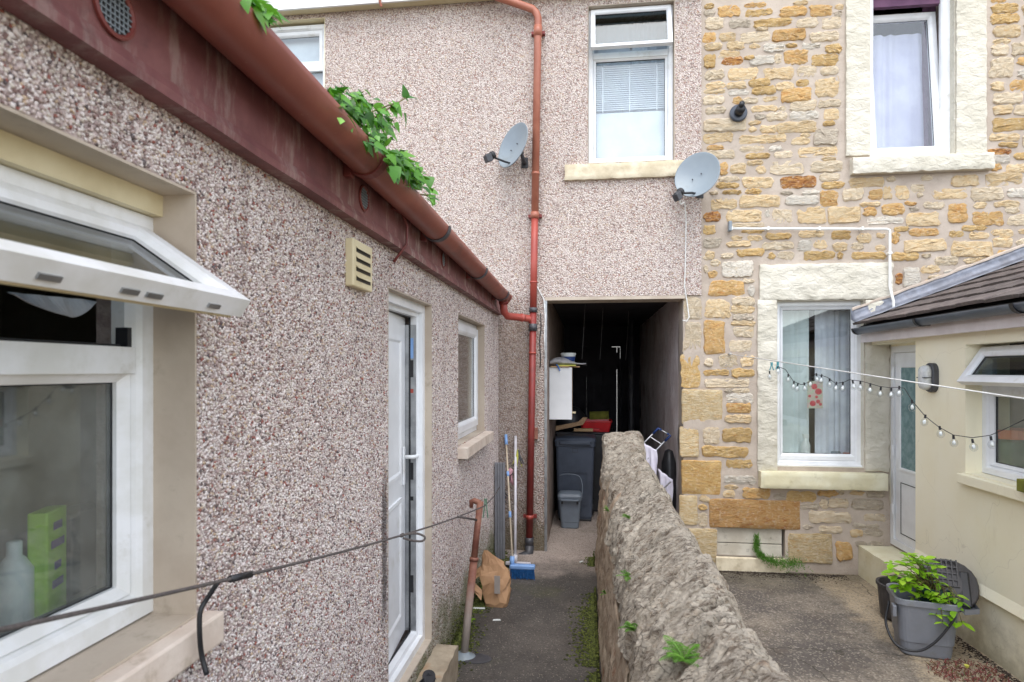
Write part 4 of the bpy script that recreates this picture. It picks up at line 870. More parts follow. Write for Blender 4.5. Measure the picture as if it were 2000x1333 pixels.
# --- half round gutter, falling a little to the far end
GX = XL + .118; zg = lambda y: 2.685 - .014 * y
def gut(y, r, n=13, r2=None):
    return [(GX + r * math.cos(math.pi + math.pi * k_ / n), y, zg(y) + r * math.sin(math.pi + math.pi * k_ / n)) for k_ in range(n + 1)] + [(GX + (r2 or r - .006) * math.cos(2 * math.pi - math.pi * k_ / n), y, zg(y) + (r2 or r - .006) * math.sin(2 * math.pi - math.pi * k_ / n)) for k_ in range(n + 1)]
ye = 5.93
G = MB().loft([gut(y, .072) for y in np.linspace(-1.5, ye, 12)]).build('gutter', M['gutter'], O, smooth=False); gm = G.data; gm.polygons.foreach_set('use_smooth', [len(p.vertices) == 4 for p in gm.polygons])
mb = MB()
for y in (-1.5, ye): pass
MB().loft([[(GX + .066 * math.cos(math.pi + math.pi * k_ / 10) , y, zg(y) - .012 + .052 * math.sin(math.pi + math.pi * k_ / 10)) for k_ in range(11)] for y in (-1.4, ye - .03)]).build('gutter_silt', M['rim_dark'], O)
for px in (715, 852, 932, 978):
    yb = at_x(px, 450, GX).y
    br = MB().loft([gut(y, .079, 13, .073) for y in (yb - .022, yb - .018, yb + .018, yb + .022)]).build('gutter_bracket', M['rustpaint'] if px == 715 else M['dkgrey'], O)
    MB().box(XL + .036, GX - .05, yb - .018, yb + .018, zg(yb) - .075, zg(yb) - .02).build('bracket_arm', M['rustpaint'], br, bevel=.004)
MB().loft([[(GX + r * math.cos(a_), y, zg(y) + r * math.sin(a_)) for a_ in [math.pi + math.pi * k_ / 12 for k_ in range(13)]] for y, r in ((ye, .076), (ye + .06, .076), (ye + .065, .07))]).build('stop_end', M['gutter'], O, smooth=True)
# swan neck from the gutter outlet to the downpipe
q0 = Vector((GX, ye - .02, zg(ye) - .06)); q1 = q0 + Vector((0, .03, -.1)); tgt = pipe_xy(628)
MB().tube([q0, q1, q1 + Vector((.03, .03, -.04)), tgt + Vector((-.05, -.01, .03)), tgt], .037, 12).build('swan_neck', M['pipe_red'], O, smooth=True)
MB().tube([q0 + Vector((0, 0, .02)), q0 + Vector((0, .006, -.03))], .046, 12).build('outlet', M['pipe_dark'], O, smooth=True)
MB().tube([tgt.lerp(q1, .42), tgt.lerp(q1, .36)], .042, 12).build('pipe_collar', M['pipe_red'], O, smooth=True)
# painted-over cable hanging from the fascia
qy = at_x(785, 450, XL + .05).y
MB().tube([Vector((XL + .04, qy - .12, ZF + .17)), Vector((XL + .06, qy - .02, ZF + .165)), Vector((XL + .07, qy + .02, ZF + .12)), Vector((XL + .07, qy + .01, ZF + .03)), Vector((XL + .02, qy - .03, ZF - .06))], .007, 6).build('cable', M['rustpaint'], O, smooth=True)
MB().add([(-4.5, -1.6, 2.70), (XL + .07, -1.6, 2.70), (XL + .07, D - .01, 2.70), (-4.5, D - .01, 2.70), (-4.5, -1.6, 2.74), (XL + .07, -1.6, 2.715), (XL + .07, D - .01, 2.715), (-4.5, D - .01, 2.74)],
         [(0, 3, 2, 1), (4, 5, 6, 7), (0, 1, 5, 4), (1, 2, 6, 5), (2, 3, 7, 6), (3, 0, 4, 7)]).build('roof', M['roof_felt'], O)

# ------------------------------------------------------------------ cream annex on the right
A = empty('cream_annex', (XA, 4, YZ), 'cream rendered lean-to annex with tiled roof at the right edge', 'annex')
yd0 = at_x(1788, 800, XA).y; ya0 = at_x(1885, 800, XA).y
AW = (2.6, ya0, at_x(1885, 925, XA).z, at_x(1885, 672, XA).z)
ADW = (yd0, D + .016, YZ - .1, 2.12)
ZA = 2.2
wall_grid(TAW, 1.0, D + .018, .3, ZA, [AW, (ADW[0], ADW[1] + 1, -1, ADW[3])], .3).build('wall', M['cream'], A)
MB().box(1.0, yd0 - .002, YZ - .1, .296, -.3, -.03, TAW).build('plinth', M['cream'], A)
MB().add([TAW(1.0, .298, 0), TAW(yd0, .298, 0), TAW(yd0, .37, 0), TAW(1.0, .37, 0), TAW(1.0, .30, .022), TAW(yd0, .30, .022)], [(0, 1, 5, 4), (4, 5, 2, 3), (0, 4, 3), (1, 2, 5), (0, 3, 2, 1)]).build('bell_cast', M['cream'], A)
reveal(TAW, AW[0], AW[2], AW[1], AW[3], .15, A, 'cream')
TA_ = off(TAW, -.17)
vtA = at_x(1960, 762, XA + .12).z
F7, S7, T7, sb7 = top_hung(A, TA_, AW[0] + .01, AW[2] + .012, AW[1] - .008, AW[3] - .03, vtA, R(34), M['upvc'], .065, sashw=.07)
MB().box(1.9, AW[1] + .02, AW[2] - .07, AW[2] + .0, -.17, .05, TAW).build('sill', M['cream'], A, bevel=.006)
MB().box(sb7[1] - .5, sb7[1] - .1, vtA + .02, vtA + .09, -.02, .05, TA_).build('dark_cloth', M['black'], F7, bevel=.02)
mb = MB(); mb.box(XA + .35, XA + 2.5, AW[0] - .4, AW[0] - .35, .5, 2.3); mb.box(XA + .35, XA + 2.5, AW[1] + .25, AW[1] + .3, .5, 2.3); mb.box(XA + 2.5, XA + 2.55, AW[0] - .4, AW[1] + .3, .5, 2.3); mb.box(XA + .31, XA + 2.55, AW[0] - .4, AW[1] + .3, .45, .5); mb.box(XA + .31, XA + 2.55, AW[0] - .4, AW[1] + .3, 2.3, 2.35); mb.build('room', M['room'], A)
box('inner_sill', M['upvc'], A, XA + .182, XA + .4, AW[0], AW[1] + .05, AW[2] - .04, AW[2] + .03)
# back door set in the corner
XD = at_y(1741, 900, D - .03).x + .01
TDr = lambda u, v, n_: (XD - n_, u, v)
zd0 = at_y(1741, 1062, D).z
FDr = MB().ring(TDr, yd0 - .05, zd0, D + .014, 2.1, [(0, -.06), (0, .0), (.06, .0), (.06, -.06)]).build('door_frame', M['upvc'], A)
u0, u1 = yd0 + .0, D - .06; zsp = at_x(1765, 918, XD).z
DR = MB().box(u0, u1, zd0 + .062, 2.035, -.06, -.012, TDr).build('door', M['upvc'], A)
gt = at_x(1765, 716, XD).z; gu1 = at_x(1757, 800, XD).y
MB().ring(TDr, u0 - .05, zsp, gu1, gt, [(-.015, -.012), (-.015, .0), (.004, .0), (.012, -.008), (.012, -.012)]).build('glazing_bead', M['upvc'], DR)
MB().box(u0 - .04, gu1 - .012, zsp + .012, gt - .012, -.013, -.008, TDr).build('pane', M['frost'], DR)
MB().ring(TDr, u0 - .05, zd0 + .14, gu1, zsp - .13, [(0, -.0125), (0, -.008), (.006, -.008), (.006, -.0125)]).build('panel_seal', M['seal'], DR)
for z_ in (zd0 + .35, 1.1, 1.85): MB().tube([TDr(D - .055, z_ - .05, .006), TDr(D - .055, z_ + .05, .006)], .012, 8).build('hinge', M['upvc'], DR)
MB().box(XA, XD + .1, yd0 - .004, D + .016, 2.0, ZA).build('door_head', M['fascia_pink'], A) if False else None
MB().box(XD - .0, XD + .4, yd0 - .2, D + .3, 2.101, 2.3).build('head_wall', M['cream'], A)
sp0, sp1 = at_y(1682, 1090, D - .05), at_y(1740, 1075, D - .05)
rough_block(lambda u, v, n_: (u, v, n_), sp0.x, XD + .02, yd0 - .35, D + .012, YZ, zd0 - .02, 'doorstep', M['sill_cream'], A, .004, .04, 21, .012)
# eaves
XG = at_y(1675, 660, D).x; ZG = at_y(1675, 655, D).z
MB().box(XA - .09, XA - .065, 1.0, D + .016, ZA - .06, ZA + .085).build('fascia', M['fascia_pink'], A)
MB().box(XA - .064, XA - .0, 1.0, D + .016, ZA - .052, ZA - .04).build('soffit', M['fascia_pink'], A)
gx = XA - .148; gz = ZA + .075
def agut(y, r, r2): return [(gx + r * math.cos(math.pi + math.pi * k_ / 12), y, gz + r * math.sin(math.pi + math.pi * k_ / 12)) for k_ in range(13)] + [(gx + r2 * math.cos(2 * math.pi - math.pi * k_ / 12), y, gz + r2 * math.sin(2 * math.pi - math.pi * k_ / 12)) for k_ in range(13)]
MB().loft([agut(y, .056, .051) for y in (1.0, 3, D - .06)]).build('gutter', M['gutter_grey'], A, smooth=True)
MB().loft([[(gx + .06 * math.cos(math.pi + math.pi * k_ / 12), y, gz + .06 * math.sin(math.pi + math.pi * k_ / 12)) for k_ in range(13)] for y in (D - .09, D - .05)]).build('stop_end', M['black'], A, smooth=True)
for yb in (at_x(1800, 640, gx).y, at_x(1995, 640, gx).y, 3.0):
    MB().loft([agut(y, .062, .057) for y in (yb - .018, yb + .018)]).build('gutter_bracket', M['black'], A); MB().box(gx + .03, XA - .09, yb - .014, yb + .014, gz - .055, gz - .025).build('bracket_arm', M['black'], A)
# roof tiles, course over course
ex, ez, pit = XA - .17, gz + .02, R(21)
ca, sa = math.cos(pit), math.sin(pit)
RF = MB().add([(ex + .06, 1.0, ez), (ex + .06, D + .012, ez), (ex + 3.2, D + .012, ez + 3.14 * math.tan(pit)), (ex + 3.2, 1.0, ez + 3.14 * math.tan(pit)), (ex + .06, 1.0, ez - .03), (ex + .06, D + .012, ez - .03), (ex + 3.2, D + .012, ez - .03 + 3.14 * math.tan(pit)), (ex + 3.2, 1.0, ez - .03 + 3.14 * math.tan(pit))], [(0, 1, 2, 3), (4, 7, 6, 5), (0, 4, 5, 1), (1, 5, 6, 2), (2, 6, 7, 3), (3, 7, 4, 0)]).build('roof', M['roof_felt'], A)
def tile_mesh():
    mb = MB(); L, Wd = .40, .328; rings = []
    for i in range(5):
        s_ = L * i / 4; top_ = [(s_ + (0 if i else .004 * math.sin(j * 2.1)), Wd * j / 8, .030 - (.006 if j in (0, 8) else 0)) for j in range(9)]
        bot = [(s_, Wd * j / 8, .004) for j in range(8, -1, -1)]; rings.append(top_ + bot)
    mb.loft(rings); return mb.mesh('roof_tile')
tm = tile_mesh(); tm.materials.append(M['tile'])
gauge = .30
for r_ in range(8):
    y = D - .02 - (.16 if r_ % 2 else 0); c0 = 0
    yy = D + .0
    for c_ in range(10):
        y1_ = D - .025 - .331 * c_ - (.165 if r_ % 2 else 0)
        y0_ = y1_ - .328
        if y0_ < 2.2: break
        t_ = bpy.data.objects.new('roof_tile', tm); COL.objects.link(t_); t_.parent = RF
        px_ = ex + gauge * r_ * ca; pz_ = ez + gauge * r_ * sa + .012 + random.uniform(-.003, .004)
        t_.location = Vector((px_ + random.uniform(-.006, .006), y0_, pz_)) - org(RF); t_.rotation_euler = (0, -pit + R(3.2) + random.uniform(-.01, .01), random.uniform(-.006, .006))
    if r_ % 2:
        hm = bpy.data.objects.new('roof_tile', tm); COL.objects.link(hm); hm.parent = RF; hm.scale = (1, .49, 1)
        hm.location = Vector((ex + gauge * r_ * ca, D - .025 - .162, ez + gauge * r_ * sa + .013)) - org(RF); hm.rotation_euler = (0, -pit + R(3.2), 0)
# lead flashing dressed against the stone wall
mb = MB(); nn = 60
for i in range(nn + 1):
    x = ex - .02 + 2.6 * i / nn; z = ez + (x - ex) * math.tan(pit) + .045
    q = fbm(x, 0, 0, 5, 3) * .012
    for dy, dz in ((-.13, .0), (-.06, .012), (-.012, .03), (-.006, .08), (-.002, .125 + q)): mb.v.append((x, D + dy + nz(x, dy * 40, 0, 9) * .004, z + dz + nz(x, dz * 20, 4, 7) * .006))
for i in range(nn):
    for j in range(4): q = i * 5 + j; mb.f.append((q, q + 1, q + 6, q + 5))
fl_ = mb.build('flashing', M['lead'], RF, smooth=True, fix=False); s_ = fl_.modifiers.new('s', 'SOLIDIFY'); s_.thickness = .004
rg = []
for i in range(61):
    x = ex - .01 + 2.5 * i / 60; z = ez + (x - ex) * math.tan(pit) + .158 + nz(x, 0, 3, 6) * .012; hgt = .03 + .018 * nz(x, 7, 1, 8); rg.append([(x, D + .0, z), (x, D - .014 - .006 * nz(x, 2, 2, 11), z + .004), (x, D - .012, z + hgt * .7), (x, D + .0, z + hgt)])
MB().loft(rg).build('flashing_pointing', M['mortar'], RF)

# ------------------------------------------------------------------ dividing wall between path and yard
DV = empty('dividing_wall', (.32, 3, 0), 'rough rubble garden wall with lichen covered coping between path and yard', 'wall')
PRX = [.150, .165, .195, .255, .32, .38, .428, .465, .508, .545, .566]; PRZ = [.79, .89, .962, 1.018, 1.066, 1.106, 1.126, 1.12, 1.04, .935, .80]
def crown(y): return .0 + .13 * max(0, min(1, (y - 4.9) / .9)) + .02 * math.sin(y * 2.1) + .012 * math.sin(y * 5.3 + 1)
ts = np.linspace(0, 1, len(PRX))
def square(y): return max(0, min(1, (y - 5.5) / .5))
def prof(t): return float(np.interp(t, ts, PRX)), float(np.interp(t, ts, PRZ))
mb = MB(); ny = 230; YS = np.linspace(-1.2, 6.44, ny); cols = []
pp = [(.075 + .078 * a, -.25 + 1.05 * a) for a in np.linspace(0, 1, 30)[:-1]] + [prof(t) for t in np.linspace(0, 1, 26)] + [(.565, z) for z in np.linspace(.76, -.25, 24)]
for y in YS:
    for i, (x, z) in enumerate(pp):
        q = fbm(x, y, z, 6, 4) * .016 + fbm(x, y * .6, z * 1.8, 17, 2) * .007
        if z < .84:                                   # rubble courses on the upright faces
            rw = z / .13 + .35 * nz(0, y, 0, 1.3); cell = y / .27 + (int(rw) % 2) * .5 + nz(0, y, int(rw) * 3.3, 2) * .4
            e = min(rw % 1, 1 - rw % 1) * .13; f_ = min(cell % 1, 1 - cell % 1) * .27
            q += .014 * min(1, min(e, f_) / .022) - .006
        sgn = -1 if i < 29 else 1
        if i < 29: mb.v.append((x - q, y, z))
        elif i > 54: mb.v.append((x + q, y, z))
        else: mb.v.append((x, y, z - .055 + q + crown(y)))
m_ = len(pp)
for i in range(ny - 1):
    for j in range(m_ - 1): a = i * m_ + j; mb.f.append((a, a + 1, a + m_ + 1, a + m_))
mb.f.append(tuple(range((ny - 1) * m_, ny * m_)))
mb.build('wall_core', M['wallface'], DV, smooth=True, fix=False)
y = -.9; i = 0
while y < 6.3:
    rr = random.Random(900 + i); th = rr.uniform(.09, .3); h = rr.uniform(-.026, .022); sl = rr.uniform(.5, 1.0); lean = rr.uniform(-.25, .05); nt_ = max(8, int(th / .0105)); tl_ = rr.uniform(-.1, .1); sd_ = rr.uniform(0, 90)
    rings = []
    for k_ in range(nt_ + 1):
        b = k_ / nt_; edge = 1 - min(1, min(b, 1 - b) * th / .016); ring_ = []
        for t in np.linspace(0, 1, 72):
            x, z = prof(t); sq_ = square(y) * max(0, 1 - abs(2 * t - 1) ** 6); z += (1.12 - z) * sq_ * .9; x += (x - .36) * .12 * sq_; nx, nzv = (x - .36), (z - .72); L = math.hypot(nx, nzv); nx /= L; nzv /= L
            yy = y + b * th + (x - .36) * .55 + (b - .5) * (x - .36) * (sl - .75) * .4 + (z - 1.0) * lean
            s1_ = yy * .91 - x * .41; s2_ = yy * .41 + x * .91; fl1 = nz(s1_ * 2.6 + sd_, s2_, z, 13); fl2 = nz(s1_ * 2.4, s2_ + sd_, z, 29)
            q = h + tl_ * (x - .36) + fbm(x, yy + sd_, z, 4, 3) * .018 + .005 * max(-1, min(1, fl1 * 7)) + .004 * max(-1, min(1, fl2 * 7)) - abs(fbm(x + sd_, yy * 1.8, z, 21, 3)) * .008 - edge * edge * .05
            ring_.append((x + nx * q, yy + nz(x, z, yy + sd_, 20) * .008, z + nzv * q + crown(y + b * th)))
        ring_ += [(.5, y + b * th + .07 * sl, .74), (.23, y + b * th - .07 * sl, .74)]
        rings.append(ring_)
    o = MB().loft(rings).build('coping_stone', M['lichen'], DV, smooth=True); o.data.set_sharp_from_angle(angle=R(24))
    y += th + rr.uniform(.002, .016); i += 1

# ------------------------------------------------------------------ satellite dishes
def dish(px, py, nrm, label, rad, lnb_px, armc):
    c = at_y(px, py, D - .2); root = empty('satellite_dish', c, label, 'satellite dish', 'satellite dishes on the house wall')
    q = Vector(nrm).normalized().to_track_quat('Z', 'Y'); TT = lambda x, y, z: c + q @ Vector((x, y, z))
    pr = [(0, 0)] + [(rad * k_ / 10, .2 * rad * (k_ / 10) ** 2) for k_ in range(1, 11)]
    pr = pr + [(rad + .006, .2 * rad + .001), (rad + .005, .2 * rad - .008)] + [(rad * k_ / 10, .2 * rad * (k_ / 10) ** 2 - .007) for k_ in range(10, 0, -1)]
    MB().lathe(pr, 40, TT, .9, 1.0).build('reflector', M['dish'], root, smooth=True)
    lp = at_y(*lnb_px, D - .38); st = TT(0, -rad * .86, .05)
    MB().tube([TT(0, -rad * .2, -.03), TT(0, -rad * .8, .01), st.lerp(lp, .2), lp], .011, 8).build('arm', M['black'], root, smooth=True)
    dv = (TT(0, .0, .0) - lp).normalized(); ax = dv.to_track_quat('Z', 'Y'); TLn = lambda x, y, z: lp + ax @ Vector((x, y, z))
    MB().lathe([(.024, -.06), (.03, -.05), (.03, .0), (.038, .01), (.038, .04), (.02, .05)], 16, TLn).build('receiver', M['black'], root)
    MB().box(-.03, .03, -.05, .02, -.07, -.0, TLn).build('receiver_body', M['dkgrey'], root, bevel=.006)
    for u, v in ((.03, .02), (-.05, -.03)): MB().lathe([(.006, .012), (.006, .022)], 8, lambda x, y, z, u=u, v=v: TT(x + u, y + v, z)).build('bolt', M['black'], root)
    MB().tube([TT(0, -.02, -.008), TT(0, -.03, -.09)], .03, 10).build('mount', M['dkgrey'], root)
    e = TT(0, -.03, -.08); MB().tube([e, Vector((e.x + .02, D - .03, e.z - .05)), Vector((e.x + .02, D - .0, e.z - .05))], .02, 10).build('wall_arm', M['dkgrey'], root, smooth=True)
    MB().box(e.x - .015, e.x + .055, D - .01, D + .02, e.z - .1, e.z + .01).build('wall_plate', M['dkgrey'], root, bevel=.004)
    return root, lp
dish(1008, 288, (-.66, -.70, .26), 'grey satellite dish beside the brown downpipe', .235, (958, 305), 0)
r2, lp2 = dish(1364, 346, (-.42, -.86, .30), 'grey satellite dish below the upper window sill', .238, (1326, 378), 0)
MB().tube([lp2 + Vector((0, 0, -.05)), lp2 + Vector((.02, .02, -.1)), lp2 + Vector((.06, .1, -.06)), at_y(1337, 395, D - .1), at_y(1340, 430, D - .03), at_y(1339, 500, D - .012), at_y(1337, 560, D - .012), at_y(1342, 590, D - .015), at_y(1346, 620, D - .015), at_y(1341, 628, D - .02), at_y(1333, 626, D - .02)], .0055, 6).build('white_cable', M['rope_white'], r2, smooth=True)
# ------------------------------------------------------------------ ivy over the outhouse gutter
def leaf_mesh(name, L, Wd, kind):
    if kind == 'ivy': out = [(0, 0), (.02, .28), (.14, .5), (.3, .46), (.5, .36), (.72, .22), (.88, .1), (1, 0)]
    else: out = [(0, 0), (.12, .16), (.3, .36), (.5, .42), (.7, .34), (.86, .18), (1, 0)]
    mb = MB(); m = len(out)
    for s_, wd in out: z = -.22 * L * s_ * s_; mb.v.append((s_ * L, 0, z))
    for sg in (1, -1):
        b = len(mb.v)
        for s_, wd in out[1:-1]: mb.v.append((s_ * L, sg * wd * Wd, -.22 * L * s_ * s_ + .16 * wd * Wd + .012 * L * math.sin(s_ * 14)))
        for i in range(m - 1):
            a0, a1 = i, i + 1; o0 = b + i - 1 if 0 < i else None; o1 = b + i if i + 1 < m - 1 else None
            f = [a0, a1] + ([o1] if o1 is not None else []) + ([o0] if o0 is not None else [])
            mb.f.append(tuple(f) if sg == 1 else tuple(f[::-1]))
    me = mb.mesh(name, fix=False); me.polygons.foreach_set('use_smooth', [True] * len(me.polygons)); return me
IVL = [leaf_mesh('leaf', l, w_, 'ivy') for l, w_ in ((.066, .05), (.054, .044), (.042, .036))]
for me in IVL: me.materials.append(M['ivy'])
def put_leaf(me, parent, p, tip, nrm, scale=1):
    tip = Vector(tip).normalized(); nrm = Vector(nrm); nrm = (nrm - tip * nrm.dot(tip)).normalized(); b = nrm.cross(tip)
    o = bpy.data.objects.new('leaf', me); COL.objects.link(o); o.parent = parent
    mt = Matrix((tip, b, nrm)).transposed().to_4x4(); mt.translation = Vector(p) - org(parent); o.matrix_basis = mt @ Matrix.Scale(scale, 4); return o
def ivy(label, clusters, shoots, seed):
    rr = random.Random(seed); c0 = at_x(clusters[0][0], clusters[0][1], GX)
    root = empty('ivy_plant', (GX, c0.y, zg(c0.y)), label, 'plant', 'ivy growing over the gutter')
    mb = MB()
    for cx, cy, rx, ry, n_, dx in clusters:
        for _ in range(n_):
            px, py = cx + rr.gauss(0, .55) * rx, cy + rr.gauss(0, .55) * ry
            p = at_x(px, py, GX + dx + rr.uniform(-.05, .07))
            # keep the leaves above the gutter trough
            g = zg(p.y)
            if p.z < g - .02 and p.x < GX + .08: p.x = GX + .085
            put_leaf(rr.choice(IVL), root, p, (rr.uniform(.1, .7), rr.uniform(.2, .9) * rr.choice((1, 1, -.4)), rr.uniform(-.9, .15)), (rr.uniform(.1, .7), rr.uniform(-.9, -.1), rr.uniform(.35, 1)), rr.uniform(.75, 1.15))
        a = at_x(cx, cy, GX + dx); b = Vector((GX, a.y - .08, zg(a.y) - .03)); MB().tube([b, b.lerp(a, .5) + Vector((0, .01, .03)), a], .004, 5).build('stem', M['stem'], root, smooth=True)
    for pts in shoots:
        P = [at_x(x, y, GX + .02 + .012 * i_) for i_, (x, y) in enumerate(pts)]; MB().tube(cr(P, 4), .003, 5).build('stem', M['stem'], root, smooth=True)
        for i_, p in enumerate(P[1:]):
            for k_ in range(3): put_leaf(rr.choice(IVL), root, p, (rr.uniform(0, .6), rr.uniform(-.5, .9), rr.uniform(-.8, .4)), (rr.uniform(.2, .7), rr.uniform(-.9, -.2), rr.uniform(.3, 1)), rr.uniform(.8, 1.2))
    # the many small leaves in between
    for cx, cy, rx, ry, n_, dx in clusters:
        for _ in range(int(n_ * 2.2)):
            p = at_x(cx + rr.gauss(0, .5) * rx, cy + rr.gauss(0, .5) * ry + 3, GX + dx + rr.uniform(-.06, .06)); 
            if p.z < zg(p.y) - .02 and p.x < GX + .08: p.x = GX + .082
            t_ = Vector((rr.uniform(0, .8), rr.uniform(-.6, .9), rr.uniform(-1, .2))).normalized(); n3 = Vector((rr.uniform(.1, .7), rr.uniform(-.9, 0), rr.uniform(.2, 1))); n3 = (n3 - t_ * n3.dot(t_)).normalized(); b_ = n3.cross(t_); L = rr.uniform(.018, .036)
            mb.add([p, p + t_ * L * .35 + b_ * L * .36 + n3 * L * .06, p + t_ * L, p + t_ * L * .35 - b_ * L * .36 + n3 * L * .06, p + t_ * L * .45 - n3 * L * .03], [(0, 4, 1), (1, 4, 2), (2, 4, 3), (3, 4, 0)])
    so = mb.build('small_leaves', M['ivy_small'], root, fix=False); so['kind'] = 'stuff'
ivy('leafy green ivy spilling over the middle of the red gutter', [(655, 192, 24, 18, 24, 0), (700, 215, 36, 22, 42, 0), (740, 238, 28, 24, 24, .02), (728, 272, 22, 16, 26, .04), (765, 302, 22, 14, 36, .06), (790, 325, 22, 14, 40, .06), (812, 350, 18, 14, 34, .06), (840, 382, 8, 14, 6, .08), (690, 182, 14, 12, 8, 0), (775, 332, 16, 10, 16, .085)],
    [((700, 250), (735, 228), (765, 208), (792, 192)), ((690, 235), (735, 215), (768, 203))], 3)
ivy('small sprig of ivy at the top of the red gutter', [(497, 8, 14, 12, 12, 0), (515, 32, 8, 12, 7, .02), (478, -12, 14, 12, 8, 0)], [], 5)

# ------------------------------------------------------------------ washing line on the path side
PT, PBm = Vector((-.715, 4.10, .985)), at_z(905, 1283, 0.0)
post = empty('line_post', PBm, 'rusty leaning metal line post with hooked top at the path edge', 'post')
mid = PBm.lerp(PT, .62)
MB().tube([PBm + Vector((0, 0, -.05)), PBm.lerp(PT, .3), mid], .026, 14).build('pole', M['rust'], post, smooth=True)
MB().tube([mid, PT], .022, 14).build('pole', M['rust'], post, smooth=True)
MB().tube([mid.lerp(PT, -.03), mid.lerp(PT, .03)], .031, 14).build('collar', M['rust'], post, smooth=True)
MB().tube([PT + Vector((0, 0, -.012)), PT + Vector((-.045, 0, .004)), PT + Vector((-.06, 0, -.0)), PT + Vector((-.062, 0, -.045))], [.021, .019, .017, .012], 10).build('hook', M['rust'], post, smooth=True)
MB().lathe([(.085, 0), (.08, .006), (.05, .018), (.036, .03)], 20, lambda x, y, z: PBm + Vector((x, y * .8, z))).build('base_plate', M['dish'], post, smooth=True)
MB().lathe([(.1, .001), (.1, .004), (.085, .006)], 24, lambda x, y, z: PBm + Vector((x + .09, y * .7 - .02, z))).build('drain_ring', M['dkgrey'], post)
line = empty('washing_line', (-.85, .8, 0), 'knotted grey cord washing line tied to the rusty post', 'line')
A0, A1 = Vector((-.86, .30, 1.60)), PT + Vector((.03, 0, -.03))
def lp_(s): p = A0.lerp(A1, s); p.z -= .09 * s * (1 - s) * 4 * .5; return p
MB().tube([lp_(s) for s in np.linspace(0, 1, 40)], .0042, 8).build('cord', M['rope_grey'], line, smooth=True)
E0 = at_y(977, 950, D - .25)
MB().tube([A1, A1.lerp(E0, .5) + Vector((0, 0, -.02)), E0], .0042, 8).build('cord', M['rope_grey'], line, smooth=True)
def near_s(px):
    best = min(np.linspace(0, 1, 800), key=lambda s: abs(proj(lp_(s))[0] - px)); return best
def proj(p):
    c, s_ = math.cos(YAW), math.sin(YAW); d = Vector(p) - Vector((0, 0, CAMZ)); dep = -s_ * d.x + c * d.y; return 1000 + 1200 * (c * d.x + s_ * d.y) / dep, 724 - 1200 * d.z / dep
def knot(p, r_): MB().lathe([(0.001, -r_), (r_ * .8, -r_ * .6), (r_, 0), (r_ * .8, r_ * .6), (0.001, r_)], 10, lambda x, y, z: Vector(p) + Vector((x + .3 * z, y, z * .9))).build('knot', M['rope_grey'], line, smooth=True)
s1 = near_s(785); p = lp_(s1); knot(p, .011)
MB().tube(cr([p, p + Vector((.02, .03, -.002)), p + Vector((.05, .06, -.008)), p + Vector((.078, .07, -.024)), p + Vector((.07, .06, -.038)), p + Vector((.04, .03, -.03)), p + Vector((.005, .0, -.012))]), .0048, 7).build('loop', M['rope_grey'], line, smooth=True)
s2 = near_s(450); p = lp_(s2); q = lp_(near_s(490)); MB().tube([p, q], .0085, 9).build('splice', M['black'], line, smooth=True); knot(q, .009)
p = lp_(near_s(425)); zz_ = at_y(398, 1318, p.y)
MB().tube(cr([p, at_y(403, 1172, p.y - .0), at_y(391, 1196, p.y - .01), at_y(390, 1240, p.y - .01), at_y(394, 1280, p.y), at_y(404, 1318, p.y)]), .0058, 8).build('hanging_end', M['black'], line, smooth=True)
p = lp_(near_s(893)); MB().tube([p, p + Vector((.03, .02, -.006)), PT.lerp(PBm, .12) + Vector((-.01, -.02, 0))], .007, 7).build('tie', M['rope_grey'], line, smooth=True)
def peg(loc, mat, label, L=.085, rot=(0, 0, 0)):
    root = empty('clothes_peg', loc, label, 'clothes peg'); loc = Vector(loc)
    for sg in (-1, 1):
        MB().add([loc + Vector((sg * a, b, c)) for b in (-.006, .006) for a, c in ((.001, .02), (.009, .024), (.008, -.01), (.02, -L), (.013, -L), (.002, -.012))],
                 [(0, 1, 2, 3, 4, 5), (11, 10, 9, 8, 7, 6)] + [(k_, (k_ + 1) % 6, 6 + (k_ + 1) % 6, 6 + k_) for k_ in range(6)]).build('jaw', M[mat], root)
    MB().tube([loc + Vector((0, -.009, -.012)), loc + Vector((0, .009, -.012))], .004, 8).build('spring', M['metal'], root)
peg(A1.lerp(E0, .04) + Vector((0, 0, .02)), 'peg_green', 'pale green plastic clothes peg clipped beside the rusty post', .11)
# pegs bunched at the far end of the line
bunch = empty('black_pegs', E0, 'bunch of black pegs on the end of the washing line', 'pegs')
for i in range(9):
    a = i / 9 * 6.28; MB().tube([E0 + Vector((0, 0, .03)), E0 + Vector((.02 * math.cos(a), .02 * math.sin(a), -.03)), E0 + Vector((.075 * math.cos(a), .03 * math.sin(a), -.10 - .03 * (i % 3)))], [.012, .009, .005], 6).build('peg', M['black'], bunch)
MB().tube([E0 + Vector((-.1, 0, -.01)), E0], .008, 6).build('peg', M['black'], bunch)
